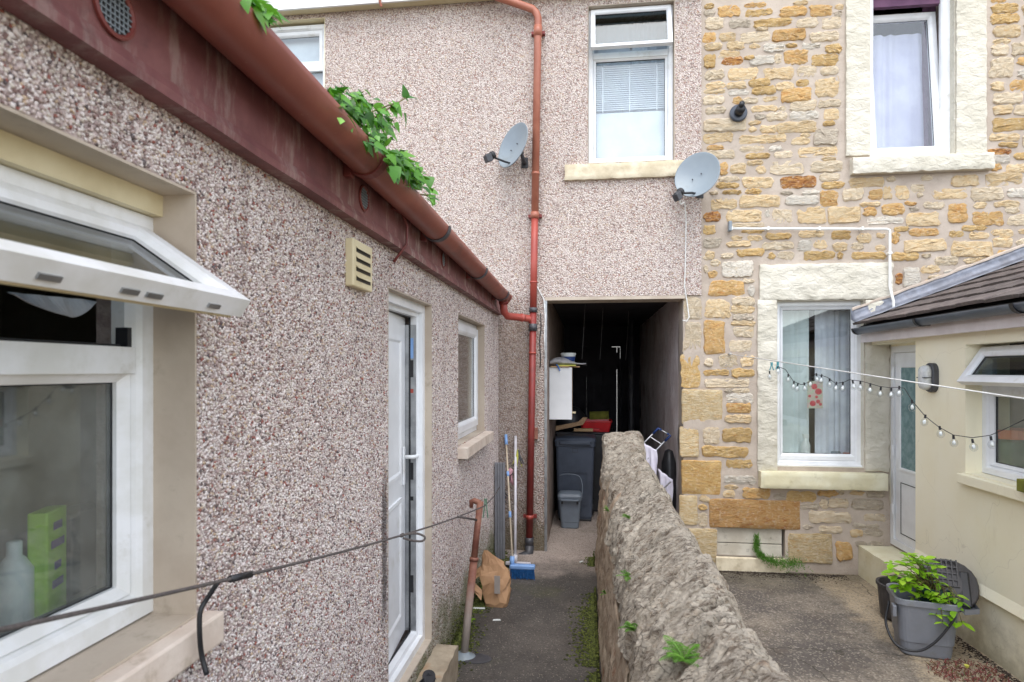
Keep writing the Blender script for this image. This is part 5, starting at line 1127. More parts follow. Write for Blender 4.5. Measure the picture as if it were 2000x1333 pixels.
# ------------------------------------------------------------------ brooms and oddments in the corner
def pole_obj(root, a, b, r_, mat, name='handle'): return MB().tube([a, b], r_, 10).build(name, M[mat], root, smooth=True)
hb = at_z(1018, 1130, 0.0)
br = empty('blue_broom', hb, 'blue bristle broom with thin cream handle leaning in the corner', 'broom')
bx0, bx1, by = hb.x - .105, hb.x + .125, hb.y
MB().box(bx0, bx1, by - .03, by + .035, .085, .125).build('broom_head', M['ltblue'], br, bevel=.012, seg=3)
mb = MB(); rr = random.Random(4)
for i in range(34):
    for j in range(5):
        x = bx0 + .012 + (bx1 - bx0 - .024) * i / 33; yy = by - .024 + .012 * j
        mb.tube([(x, yy, .087), (x + rr.uniform(-.012, .012), yy + (j - 2) * .006 + rr.uniform(-.006, .006), rr.uniform(.0, .012))], .0026, 4)
mb.build('bristles', M['bristle'], br)
hx = at_y(1000, 1105, by); MB().tube([(hx.x, by, .1), (hx.x, by + .02, .19)], .022, 10).build('socket', M['ltblue'], br, smooth=True)
tp_ = at_y(988, 850, D - .02); bt_ = Vector((hx.x, by + .02, .18))
pole_obj(br, bt_, tp_, .009, 'pole_cream')
MB().tube([tp_.lerp(bt_, -.0), tp_.lerp(bt_, .09)], .016, 10).build('grip', M['ltblue'], br, smooth=True)
MB().tube([tp_.lerp(bt_, .33), tp_.lerp(bt_, .37)], .014, 10).build('grip_ring', M['ltblue'], br, smooth=True)
MB().tube([tp_.lerp(bt_, .66), tp_.lerp(bt_, .705)], .014, 10).build('grip_ring', M['ltblue'], br, smooth=True)
sb_ = at_z(1012, 1102, .04)
sq = empty('white_squeegee', (sb_.x, sb_.y, 0), 'white floor squeegee with long white pole behind the blue broom', 'squeegee')
MB().box(sb_.x - .12, sb_.x + .12, sb_.y - .015, sb_.y + .015, .03, .06).build('head', M['pole_white'], sq, bevel=.006)
MB().box(sb_.x - .12, sb_.x + .12, sb_.y - .006, sb_.y + .006, .0, .031).build('blade', M['black'], sq)
tw_ = at_y(1007, 852, D - .02); MB().tube([(sb_.x - .03, sb_.y, .05), (sb_.x - .03, sb_.y + .02, .12)], .022, 10).build('socket', M['pole_white'], sq, smooth=True)
pole_obj(sq, Vector((sb_.x - .03, sb_.y + .015, .1)), tw_, .0145, 'pole_white')
gs0, gs1 = at_y(964, 1090, 6.0), at_y(984, 1090, 6.0)
gp = empty('grey_ribbed_strip', (gs0.x, 6.0, 0), 'tall grey ribbed plastic strip standing against the outhouse wall', 'plastic strip')
zt_ = at_y(974, 902, 6.1).z
MB().box(XL + .012, XL + .115, 6.03, 6.05, .0, zt_).build('panel', M['grey_strip'], gp)
for i in range(4): MB().box(XL + .018 + .026 * i, XL + .03 + .026 * i, 6.014, 6.0295, .005, zt_ - .004).build('rib', M['grey_strip'], gp, bevel=.003)
q = at_y(1012, 885, D - .12); yb_ = empty('yellow_peg_bunch', q, 'bunch of yellow pegs hanging on the white squeegee pole', 'pegs')
for i in range(7):
    a = i / 7 * 6.28; MB().tube([q + Vector((0, 0, .03)), q + Vector((.012 * math.cos(a), .01 * math.sin(a), -.02)), q + Vector((.06 * math.cos(a) + .0, .02 * math.sin(a), -.11 - .03 * (i % 2)))], [.014, .01, .005], 6).build('peg', M['yellow' if i % 3 else 'dkgrey'], yb_)
q = at_y(1001, 930, D - .2); pk = empty('pink_hook', q, 'pink plastic hanger between the two broom poles', 'hanger')
MB().tube([q + Vector((-.01, 0, .07)), q + Vector((-.03, 0, .04)), q + Vector((-.025, 0, -.03)), q + Vector((.01, 0, -.09))], [.02, .03, .026, .012], 9).build('body', M['pink'], pk, smooth=True)
MB().tube([q + Vector((.01, -.03, .03)), q + Vector((-.02, -.035, .01)), q + Vector((-.02, -.035, -.04))], .006, 6).build('hook', M['black'], pk, smooth=True)
# paper bag
pb_ = at_z(968, 1180, 0); bag = empty('paper_bag', pb_, 'crumpled brown paper sack slumped on the path', 'paper bag')
rr = random.Random(12); rings = []
lv0 = [(0, .088, .075, .01), (.03, .1, .085, .01), (.10, .115, .085, 0), (.17, .112, .075, 0), (.22, .12, .06, -.005), (.27, .105, .045, -.015), (.31, .09, .03, -.03), (.36, .055, .018, -.06), (.41, .012, .008, -.09)]
for j, (z, wd, dp_, sx) in enumerate(lv0):
    ring_ = []
    for k_ in range(18):
        a = 2 * math.pi * (k_ + (.5 if j % 2 else 0)) / 18; pw = 8; c_, s_ = math.cos(a), math.sin(a); r_ = 1 / ((abs(c_) ** pw + abs(s_) ** pw) ** (1 / pw))
        cr_ = 1 + rr.uniform(-.17, .1) * min(1, .3 + z * 6)
        ring_.append((pb_.x + sx + c_ * r_ * wd * cr_, pb_.y + s_ * r_ * dp_ * cr_ + z * .12, max(.001, z + (rr.uniform(-.016, .016) if 0 < z else 0))))
    rings.append(ring_)
pbm = MB().loft(rings, cap=False); pbm.f.append(tuple(reversed(range(18)))); bo = pbm.build('sack', M['paper'], bag); s_ = bo.modifiers.new('s', 'SOLIDIFY'); s_.thickness = .0015
fl = []
for j in range(5):
    fl.append([(pb_.x - .10 - .075 * math.sin(j / 4 * 3.1) + .01 * nz(j, k_, 0, 1.3), pb_.y - .07 + .02 * nz(j, k_, 4, 2.1) - .012 * k_, .13 + .05 * j + .02 * nz(k_, j, 2, 1.7) - .02 * k_) for k_ in range(4)])
fm = MB()
for j in range(5): fm.v += fl[j]
for j in range(4):
    for k_ in range(3): a = j * 4 + k_; fm.f.append((a, a + 1, a + 5, a + 4))
fo = fm.build('folded_flap', M['paper'], bag, fix=False); s_ = fo.modifiers.new('s', 'SOLIDIFY'); s_.thickness = .003
MB().box(pb_.x + .005, pb_.x + .05, pb_.y - .103, pb_.y - .1, .12, .26).build('label', M['tape'], bag)
# rubber sandal on the step
q = Vector((XL + .085, 3.16, .203)); sl = empty('rubber_sandals', q, 'dark grey rubber sandals on the stone doorstep', 'sandals', rz=1.1)
for dx, rz in ((0, 0), (.055, .75)):
    out = []
    for k_ in range(16):
        a = 2 * math.pi * k_ / 16; out.append((math.cos(a) * .085 * (1 + .05 * math.sin(a)), math.sin(a) * .034 * (1 + .25 * math.cos(a))))
    cz, sz = math.cos(rz), math.sin(rz)
    MB().loft([[(dx - .04 + (x * cz - y_ * sz) * f_, (x * sz + y_ * cz) * f_, z_ + (.022 if dx else 0)) for x, y_ in out] for z_, f_ in ((0.004, .95), (.008, 1), (.02, 1), (.024, .95))]).build('sole', M['rubber'], sl, local=True)
    MB().tube([(dx - .04 + .02 * cz - .032 * -sz, .02 * sz - .032 * cz, .02), (dx - .04 + .02 * cz, .02 * sz, .055), (dx - .04 + .02 * cz - .032 * sz, .02 * sz + .032 * cz, .02)], .008, 6).build('strap', M['rubber'], sl, local=True)
for i, (px, py, L, a) in enumerate(((793, 1189, .05, .1), (970, 1212, .03, .2), (1135, 1098, .03, 1.0))):
    q = at_z(935 if i == 0 else px, py, .003); s_ = empty('paper_scrap', q, ('white scrap lying beside the paper sack', 'small white scrap in the middle of the path', 'tiny white scrap near the passage mouth')[i], 'scrap', rz=a)
    MB().add([(-L, -.008, 0), (L, -.01, 0), (L * .9, .008, .003), (-L * .8, .009, .002), (-L, -.008, .003), (L, -.01, .004), (L * .9, .008, .006), (-L * .8, .009, .006)], [(3, 2, 1, 0), (4, 5, 6, 7), (0, 1, 5, 4), (1, 2, 6, 5), (2, 3, 7, 6), (3, 0, 4, 7)]).build('scrap', M['bottle'], s_, local=True)

# ------------------------------------------------------------------ bins and clutter in the passage
def rrect(w_, d_, r_, n=5):
    o = []
    for cx, cy, a0 in ((w_ / 2 - r_, d_ / 2 - r_, 0), (-w_ / 2 + r_, d_ / 2 - r_, 90), (-w_ / 2 + r_, -d_ / 2 + r_, 180), (w_ / 2 - r_, -d_ / 2 + r_, 270)):
        for k_ in range(n + 1): a = R(a0 + 90 * k_ / n); o.append((cx + r_ * math.cos(a), cy + r_ * math.sin(a)))
    return o
def shell(lv, r_=.03, dy=0):
    return MB().loft([[(x, y + dy * z, z) for x, y in rrect(w_, d_, min(r_, w_ / 2.2, d_ / 2.2))] for w_, d_, z in lv])
bb = at_z(1123, 1021, 0); bn = empty('wheelie_bin', (bb.x, bb.y + .27, 0), 'slate grey wheelie bin standing in the passage', 'wheelie bin')
shell([(.40, .40, .03), (.42, .42, .06), (.475, .50, .93), (.50, .53, .935), (.50, .53, .985)], .035).build('body', M['bin'], bn, local=True)
shell([(.515, .56, .988), (.515, .56, 1.01), (.48, .52, 1.035), (.3, .36, 1.05)], .04).build('lid', M['bin'], bn, local=True)
MB().box(-.19, .19, -.30, -.27, .955, 1.005).build('handle', M['bin'], bn, bevel=.012, local=True)
MB().ring(lambda u, v, n_: (u, -.225 - .045 * v - n_, v), -.15, .22, .15, .62, [(0, 0), (0, .006), (.006, .006), (.006, 0)]).build('panel_line', M['bin'], bn, local=True)
MB().ring(lambda u, v, n_: (u, -.235 - .02 * v - n_, v), -.035, .86, .035, .915, [(0, 0), (0, .004), (.006, .004), (.006, 0)]).build('emblem', M['dkgrey'], bn, local=True)
for sx in (-.21, .21):
    wh = MB().lathe([(.05, -.022), (.095, -.022), (.1, -.012), (.1, .012), (.095, .022), (.05, .022)], 20, lambda x, y, z, sx=sx: (sx + z, .16 + x, .1 + y)).build('wheel', M['black'], bn, local=True)
MB().tube([(-.2, .16, .1), (.2, .16, .1)], .012, 8).build('axle', M['metal'], bn, local=True)
MB().box(-.2, .2, -.2, .2, .0, .032).build('base', M['black'], bn, bevel=.01, local=True)
def caddy(root, s_, m, lid=True):
    shell([(.21 * s_, .2 * s_, 0), (.225 * s_, .215 * s_, .012), (.235 * s_, .225 * s_, .075), (.245 * s_, .235 * s_, .08), (.285 * s_, .27 * s_, .34), (.305 * s_, .29 * s_, .342), (.305 * s_, .29 * s_, .365)], .035).build('body', M[m], root, local=True, bevel=0)
cb = at_z(1113, 1034, 0); cy = empty('food_caddy', (cb.x, cb.y + .12, 0), 'small blue grey food caddy in front of the wheelie bin', 'caddy')
caddy(cy, .92, 'caddy2')
shell([(.29, .275, .366), (.29, .275, .385), (.25, .24, .41), (.12, .12, .425)], .04).build('lid', M['caddy2'], cy, local=True)
MB().box(-.1, .1, -.165, -.135, .335, .352).build('lid_catch', M['caddy2'], cy, bevel=.005, local=True)
for sx in (-.09, .09): MB().box(sx - .012, sx + .012, -.15, -.132, .3, .336).build('catch_arm', M['black'], cy, local=True)
MB().tube(cr([(.14, 0, .36), (.145, .02, .5), (.1, .05, .6), (-.04, .06, .62), (-.13, .06, .6)]), .006, 6).build('handle', M['caddy2'], cy, local=True, smooth=True)
# wall cupboard
c0, c1 = at_y(1069, 768, 6.86), at_y(1117, 768, 6.86); z0, z1 = at_y(1090, 820, 6.86).z, at_y(1090, 718, 6.86).z
cu = empty('wall_cupboard', (PX0 + .1, 7.0, z0), 'white kitchen wall cupboard hung on the left side of the passage', 'cupboard')
MB().box(PX0 + .014, c1.x - .018, 6.88, 7.2, z0, z1).build('carcass', M['cab_white'], cu); MB().box(PX0 + .016, c1.x, 6.86, 6.878, z0 + .002, z1 - .002).build('door', M['cab_white'], cu)
MB().box(c1.x - .0175, c1.x - .0005, 6.8785, 7.2, z0, z1).build('side_edge', M['chip'], cu); q = at_y(1127, 805, 7.1); MB().box(c1.x, c1.x + .04, 7.0, 7.03, q.z - .01, q.z + .01).build('bracket', M['vent_cream'], cu)
lf = empty('wood_offcuts', (PX0 + .15, 7.0, z1), 'thin wooden offcuts lying on the wall cupboard', 'wood')
for x0, x1, zz, yy, m_ in ((-.40, -.19, .0, 6.84, 'wood'), (-.32, -.12, .014, 6.88, 'yellow'), (-.25, -.08, .0, 6.93, 'chip')):
    MB().box(x0, x1, yy, yy + .12, z1 + zz + .002, z1 + zz + .014).build('batten', M[m_], lf)
tb = at_y(1110, 700, 7.08); tub = empty('white_tub', (tb.x, 7.08, z1 + .03), 'round white plastic tub with blue label on the cupboard', 'tub')
MB().lathe([(.07, 0), (.082, .11), (.088, .112), (.088, .135), (.06, .138)], 20).build('body', M['bottle'], tub, local=True); 
MB().lathe([(.0745, .04), (.081, .095)], 20).build('label', M['navy'], tub, local=True)
sk = empty('plastic_sack', (PX0 + .16, 6.96, z1 + .03), 'crumpled grey plastic sack lying on the wall cupboard', 'plastic sack')
rings = []
for j in range(9):
    f_ = j / 8; x = -.14 + .40 * f_; hh = .045 * math.sin(min(1, f_ * 1.4) * math.pi * .85 + .35) * (1 - .75 * f_) + .008
    rings.append([(x, math.cos(a) * (.09 * (1 - .4 * f_)) * (1 + .2 * nz(a, f_ * 5, 0, 2)), hh + math.sin(a) * hh * (1 + .3 * nz(a, f_ * 6, 3, 2))) for a in np.linspace(0, 6.283, 15)[:-1]])
MB().loft(rings).build('film', M['bagfilm'], sk, local=True)
q = at_y(1090, 716, 6.83); bs = empty('blue_strap', q, 'short blue strap hanging over the cupboard front', 'strap')
MB().tube([q + Vector((-.02, .03, .02)), q + Vector((0, 0, 0)), q + Vector((.02, -.004, -.05))], .008, 6).build('strap', M['blue'], bs)
# things piled behind the bin
ch = empty('dark_chest', (-.1, 8.5, 0), 'dark chest behind the wheelie bin carrying the piled clutter', 'chest'); MB().box(PX0 + .02, .36, 8.2, 8.9, 0, 1.02).build('body', M['black'], ch, bevel=.02); MB().box(PX0 + .015, .365, 8.19, 8.91, 1.021, 1.05).build('lid', M['black'], ch, bevel=.008)
zc = 1.05
rd = empty('red_crate', (.12, 8.4, zc), 'bright red plastic crate on the clutter behind the bin', 'crate'); shell([(.36, .26, 0), (.42, .3, .13), (.44, .32, .132), (.44, .32, .15), (.41, .29, .15), (.35, .24, .02)], .03).build('body', M['red'], rd, local=True)
MB().box(-.26, .05, -.2, -.165, .02, .05).build('red_bar', M['red'], rd, local=True)
wd = empty('wooden_bar', (-.05, 8.12, 1.07), 'pale wooden bar lying on the wheelie bin', 'wood'); MB().box(-.12, .13, -.03, .03, 0, .04).build('bar', M['wood'], wd, bevel=.004, local=True)
ol = empty('olive_bundle', (.17, 8.6, zc), 'rolled olive cloth behind the red crate', 'cloth'); MB().tube([(-.13, 0, .18), (.13, 0, .19)], .07, 14).build('roll', M['olive'], ol, local=True, smooth=True)
bk = empty('black_sack', (-.22, 8.5, zc), 'shiny black refuse sack under the wall cupboard', 'sack')
rings = [[(math.cos(a) * w_ * (1 + .15 * nz(math.cos(a), math.sin(a), z * 9, 2)), math.sin(a) * w_ * .9, z) for a in np.linspace(0, 6.283, 19)[:-1]] for w_, z in ((.12, 0), (.19, .04), (.21, .12), (.19, .22), (.12, .3), (.03, .33))]
MB().loft(rings).build('film', M['black'], bk, local=True, smooth=True)
bd = empty('tan_board', (-.25, 8.2, zc), 'slanting tan board in front of the black sack', 'board'); MB().add([(-.16, -.02, .02), (.2, -.02, .10), (.26, -.02, .2), (.2, -.02, .2), (.14, -.02, .14), (-.16, -.02, .08), (-.16, .0, .02), (.2, .0, .10), (.26, .0, .2), (.2, .0, .2), (.14, .0, .14), (-.16, .0, .08)], [(0, 1, 2, 3, 4, 5), (11, 10, 9, 8, 7, 6)] + [(k_, (k_ + 1) % 6, 6 + (k_ + 1) % 6, 6 + k_) for k_ in range(6)]).build('board', M['chip'], bd, local=True)
# shopping trolley behind the end of the wall
y0 = 6.72; T0 = lambda x, y: at_y(x, y, y0)
tr = empty('folding_trolley', (.78, y0, 0), 'folding trolley with blue handle corners and white cloth behind the dividing wall', 'trolley')
h1, h2 = T0(1286, 837), T0(1308, 850) + Vector((0, -.05, 0)); b1, b2 = T0(1240, 885) + Vector((0, .05, 0)), T0(1262, 900)
for a, b in ((h1, b1), (h2, b2)): MB().tube([a, b, b + (b - a) * 1.2], .008, 8).build('tube', M['metal'], tr, smooth=True)
MB().tube([h1, h2], .008, 8).build('tube', M['metal'], tr, smooth=True); MB().tube([h1.lerp(b1, .35), h2.lerp(b2, .35)], .005, 6).build('crossbar', M['metal'], tr)
for a, o_, c_ in ((h1, b1, h2), (h2, b2, h1)): MB().tube([a.lerp(o_, .22), a, a.lerp(c_, .25)], .0135, 8).build('corner', M['navy'], tr, smooth=True)
def drape(pts0, pts1, name):
    mb = MB(); n_ = 14
    for k_ in range(9):
        for i_ in range(n_ + 1):
            a = Vector(pts0[0]).lerp(Vector(pts0[1]), k_ / 8); b = Vector(pts1[0]).lerp(Vector(pts1[1]), k_ / 8); p = a.lerp(b, i_ / n_)
            p += Vector((.02 * math.sin(k_ * 1.7 + i_ * .3), .025 * math.cos(k_ * 1.9), 0)) * (.3 + .7 * i_ / n_); mb.v.append(tuple(p))
    for k_ in range(8):
        for i_ in range(n_): q = k_ * (n_ + 1) + i_; mb.f.append((q, q + 1, q + n_ + 2, q + n_ + 1))
    o = mb.build(name, M['cloth_white'], tr, smooth=True, fix=False); s_ = o.modifiers.new('s', 'SOLIDIFY'); s_.thickness = .004
drape((T0(1254, 864), T0(1280, 878) + Vector((0, -.05, 0))), (T0(1258, 960), T0(1284, 925) + Vector((0, -.05, 0))), 'cloth')
drape((T0(1284, 915), T0(1311, 935) + Vector((0, -.06, 0))), (T0(1290, 1000), T0(1311, 1010) + Vector((0, -.06, 0))), 'cloth')
MB().tube([T0(1290, 955) + Vector((0, -.09, 0)), T0(1308, 938) + Vector((0, -.1, 0))], .008, 7).build('tube', M['metal'], tr); MB().tube([T0(1286, 960) + Vector((0, -.09, 0)), T0(1292, 952) + Vector((0, -.09, 0))], .014, 8).build('corner', M['navy'], tr)
ds = empty('dark_bag', (.9, 6.95, 0), 'dark bag slumped against the passage wall behind the trolley', 'bag')
rings = [[(math.cos(a) * w_ * .55, math.sin(a) * w_ * .9, z) for a in np.linspace(0, 6.283, 17)[:-1]] for w_, z in ((.1, 0), (.15, .1), (.16, .5), (.14, .85), (.08, .98), (.02, 1.0))]
MB().loft(rings).build('film', M['black'], ds, local=True, smooth=True)

# ------------------------------------------------------------------ string lights and white line over the yard
L0, L1 = at_y(1425, 692, D - .04), at_y(2000, 778, 3.9); L2 = L0.lerp(L1, 1.5)
wl = empty('white_washing_line', L0, 'thin white washing line from the stone wall across the yard', 'line'); MB().tube([L0, L0.lerp(L2, .5) + Vector((0, 0, -.004)), L2], .0045, 8).build('cord', M['rope_white'], wl, smooth=True)
def on_rope(px, py):
    best, bs = 1e9, 0
    for s_ in np.linspace(-.1, 1.6, 1800):
        e = abs(proj(L0.lerp(L1, s_))[0] - px)
        if e < best: best, bs = e, s_
    return at_y(px, py, L0.lerp(L1, bs).y - .012)
z3 = lambda x, y: on_rope(1300 + x / 2.563, 480 + y / 2.563)
sg = empty('string_lights', z3(600, 620), 'black wired string of clear globe lights along the white line', 'string lights')
W_ = [(560, 605), (600, 620), (640, 680), (680, 697), (715, 685), (745, 645), (780, 650), (810, 660), (850, 690), (890, 685), (920, 672), (975, 678), (1020, 690), (1070, 705), (1125, 712), (1165, 710), (1195, 714), (1238, 782), (1300, 855), (1370, 910), (1440, 948), (1535, 962), (1625, 950), (1700, 918), (1794, 872), (1860, 830)]
MB().tube([z3(*q) for q in W_], .0026, 6).build('wire', M['black'], sg, smooth=True)
bmesh_ = MB().lathe([(.006, 0), (.012, -.006), (.02, -.016), (.0235, -.03), (.02, -.045), (.011, -.055), (.0005, -.058)], 16).mesh('bulb'); bmesh_.polygons.foreach_set('use_smooth', [True] * len(bmesh_.polygons)); bmesh_.materials.append(M['bulb'])
core = MB().lathe([(.0005, -.012), (.009, -.02), (.011, -.03), (.009, -.04), (.0005, -.046)], 10).mesh('bulb_core'); core.materials.append(M['bottle'])
capm = MB().lathe([(.0065, .022), (.007, .0), (.009, -.004)], 10).mesh('cap'); capm.materials.append(M['black'])
for x, y in ((520, 640), (560, 614), (613, 655), (641, 690), (660, 700), (694, 698), (724, 676), (755, 652), (779, 658), (820, 678), (853, 696), (886, 696), (937, 688), (974, 692), (1023, 704), (1075, 722), (1128, 726), (1168, 718), (1232, 788), (1297, 862), (1372, 920), (1440, 965), (1536, 985), (1628, 972)):
    p = z3(x, y) + Vector((0, -.004, 0)); b = bpy.data.objects.new('bulb', bmesh_); COL.objects.link(b); b.parent = sg; b.location = p - org(sg); b.rotation_euler = (random.uniform(-.15, .15), random.uniform(-.15, .15), 0)
    for nm, me in (('filament_core', core), ('cap', capm)): o = bpy.data.objects.new(nm, me); COL.objects.link(o); o.parent = b
q = z3(530, 608); peg(q + Vector((0, -.005, .02)), 'peg_teal', 'teal clothes peg at the start of the string lights', .05)
q = z3(560, 606); peg(q + Vector((.0, -.008, .02)), 'peg_teal', 'teal clothes peg right beside the string lights plug', .045)
# bulkhead lamp
q = at_x(1819, 738, XA - .02); bl = empty('bulkhead_lamp', (XA, q.y, q.z), 'grey oval bulkhead lamp on the cream annex wall', 'lamp')
Tl = lambda x, y, z: (XA - z, q.y + x, q.z + y)
def oval(w_, h_, z): return [Tl(x, y, z) for x, y in rrect(w_, h_, w_ * .48, 7)]
MB().loft([oval(.14, .235, 0), oval(.14, .235, .035), oval(.125, .22, .045), oval(.11, .205, .045)]).build('base', M['dkgrey'], bl)
MB().loft([oval(.108, .2, .046), oval(.104, .196, .075), oval(.085, .175, .098), oval(.05, .12, .107)]).build('lens', M['lens'], bl, smooth=True)
MB().box(-.055, .055, -.004, .004, .047, .104, Tl).build('guard', M['dkgrey'], bl)

# ------------------------------------------------------------------ caddy with plant in the yard
cb = at_z(1803, 1283, YZ); cb = cb + Vector((.05, -.02, 0)); cp = empty('caddy_planter', (cb.x, cb.y + .13, YZ), 'grey food caddy used as planter beside the cream annex', 'caddy', rz=R(-14))
lv = [(.29, .26, 0), (.31, .28, .012), (.32, .30, .10), (.333, .312, .105), (.37, .345, .36), (.40, .375, .365), (.40, .375, .40), (.385, .36, .405), (.365, .34, .40), (.35, .32, .25), (.34, .31, .24)]
shell(lv, .06).build('body', M['caddy'], cp, local=True, smooth=False)
MB().tube(cr([(-.215, -.05, .34), (-.245, -.1, .2), (-.2, -.2, .09), (-.08, -.225, .075), (.03, -.225, .16), (.135, -.218, .325), (.12, -.205, .345)]), .009, 8).build('handle', M['black'], cp, local=True, smooth=True)
MB().add([(x, y_, z_) for z_ in (.35, .385) for x, y_ in ((.20, -.2), (.30, -.14), (.31, .1), (.20, .17))], [(3, 2, 1, 0), (0, 1, 5, 4), (1, 2, 6, 5), (2, 3, 7, 6)]).build('hinge_lip', M['caddy'], cp, local=True)
MB().box(-.215, -.19, -.17, -.1, .27, .35).build('lug', M['caddy'], cp, bevel=.006, local=True)
MB().box(-.15, .15, -.14, .14, .2, .245).build('soil', M['soil'], cp, local=True)
pl = empty('potted_herb', (cb.x + .01, cb.y + .12, YZ + .25), 'bright green bushy herb in a dark green pot set in the grey caddy', 'plant')
MB().lathe([(.07, .0), (.095, .19), (.105, .19), (.105, .22), (.09, .22), (.088, .18)], 20, lambda x, y, z: (x + .03 + z * .1, y - .02, z)).build('pot', M['pot_teal'], pl, local=True)
HL = [leaf_mesh('leaf', l, w_, 'herb') for l, w_ in ((.09, .05), (.076, .044), (.06, .036))]
for me in HL: me.materials.append(M['bright'])
rr = random.Random(31)
for i in range(44):
    while True:
        q = Vector((rr.uniform(-1, 1), rr.uniform(-1, 1), rr.uniform(-1, 1)))
        if .25 < q.length < 1: break
    tipp = Vector((-.085 + .20 * q.x, -.05 + .14 * q.y, .30 + .17 * q.z))
    if i > 34: tipp = Vector((rr.uniform(-.02, .15), -.19 + rr.uniform(-.02, .03), rr.uniform(.03, .2)))
    b0 = Vector((.05 + .03 * q.x, -.02 + .03 * q.y, .17)); mid_ = b0.lerp(tipp, .55) + Vector((0, 0, .06))
    if i > 34: mid_.z = .25
    MB().tube(cr([b0, mid_, tipp], 4), .0025, 5).build('stem', M['stem'], pl, local=True, smooth=True)
    ax = (tipp - mid_).normalized()
    for s_, nl in ((.55, 2), (1.0, 4)):
        p = mid_.lerp(tipp, s_); a0 = rr.uniform(0, 6.28)
        for k_ in range(nl):
            aa = a0 + 6.283 * k_ / nl + rr.uniform(-.25, .25); tipd = Vector((math.cos(aa), math.sin(aa), rr.uniform(-.25, .4) + .25 * ax.z))
            put_leaf(rr.choice(HL), pl, p + org(pl), tipd, (rr.uniform(-.25, .25), rr.uniform(-.4, .1), 1), rr.uniform(.75, 1.1) * (1 if s_ < 1 else rr.choice((.65, .9, 1))))
# big dark lid leaning on the annex, another tub behind
lc = at_y(1850, 1142, 4.72); ld = empty('dark_bin_lid', (lc.x, 4.72, YZ), 'large dark grey ribbed bin lid propped against the annex behind the caddy', 'bin lid')
nq = Vector((-.28, -.78, .56)).normalized().to_track_quat('Z', 'Y'); lz = lc + Vector((0, 0, 0)); Tq = lambda x, y, z: lz + nq @ Vector((x, y, z))
MB().loft([[Tq(x, y, z) for x, y in rrect(w_, d_, r_)] for w_, d_, z, r_ in ((.34, .34, -.05, .15), (.365, .365, -.03, .17), (.37, .37, .0, .17), (.35, .35, .016, .16), (.30, .30, .02, .13), (.17, .16, .034, .07))]).build('shell', M['lid_dark'], ld)
for x in (-.1, .1): MB().box(x - .03, x + .03, -.15, .10, .012, .034, Tq).build('groove', M['black'], ld, bevel=.012)
mb = MB()
for i in range(5): mb.box(-.06 + .03 * i - .004, -.06 + .03 * i + .004, -.02, .17, .03, .046, Tq)
for j in range(5): mb.box(-.066, .066, -.02 + .045 * j - .004, -.02 + .045 * j + .004, .03, .044, Tq)
mb.build('grid_rib', M['lid_dark'], ld)
q = at_z(1768, 1215, YZ); tb_ = empty('dark_round_tub', (q.x, q.y + .06, YZ), 'dark round tub half hidden behind the caddy planter', 'tub')
MB().lathe([(.12, 0), (.15, .03), (.17, .26), (.18, .265), (.18, .285), (.16, .285), (.14, .05)], 24).build('body', M['lid_dark'], tb_, local=True, smooth=False)

# ------------------------------------------------------------------ plants on walls and ground
def frond(root, base, az, L, elev, mat='fern'):
    mb = MB(); n_ = 15; d = Vector((math.cos(az), math.sin(az), 0)); side = Vector((-d.y, d.x, 0)); pts = []
    for i in range(n_ + 1):
        s_ = i / n_; pts.append(base + d * (L * s_ * math.cos(elev)) + Vector((0, 0, L * (s_ * math.sin(elev) - .45 * s_ * s_))))
    mb.tube(pts, [.0014] * n_ + [.0004], 4)
    for i in range(2, n_):
        s_ = i / n_; ll = L * .17 * math.sin(math.pi * (.12 + .88 * s_)) + .003
        for g in (1, -1):
            p = pts[i]; t_ = side * g * ll + d * ll * .3; wv = d * L * .02
            mb.add([p - wv * .5, p + wv * .5, p + t_ * .7 + wv * .6, p + t_ + Vector((0, 0, -.003)), p + t_ * .7 - wv * .5], [(0, 1, 2, 3, 4)])
    return mb.build('frond', M[mat], root, fix=False)
def on_wall_left(px, py):  # find where the sight line meets the wall's left side or coping
    best = None
    d = ray(px, py)
    for k_ in range(1, 1200):
        p = Vector((0, 0, CAMZ)) + d * (k_ * 5e-6 * 1.2)
        if p.y > 6.4: break
        if p.x > .07:
            top_ = np.interp(p.x, PRX, PRZ) + crown(p.y) if p.x > .15 else -1 + 0
            lim = .075 + .078 * max(0, (p.z + .25) / 1.05)
            if (p.x > .15 and p.z < top_ + .012) or (p.z < .8 and p.x > lim - .012): best = p; break
    return best
for i, (px, py, n_, L, lb) in enumerate(((1336, 1290, 15, .12, 'large green fern on the near end of the coping'), (1240, 1232, 9, .08, 'small fern on the left edge of the coping above the moss'), (1228, 1128, 6, .07, 'slim fern hanging halfway along the dividing wall'), (1190, 1000, 6, .08, 'little fern near the far end of the dividing wall'), (1229, 1014, 5, .06, 'tiny fern in a coping crack near the bins'), (1184, 1160, 5, .05, 'wispy fern low on the face of the dividing wall'))):
    p = on_wall_left(px, py)
    if p is None: continue
    fr = empty('fern', p, lb, 'fern'); rr = random.Random(60 + i)
    for k_ in range(n_): frond(fr, p, rr.uniform(0, 6.28) if i == 0 else rr.uniform(2.2, 4.6), L * rr.uniform(.7, 1.15), R(rr.uniform(20, 75)))
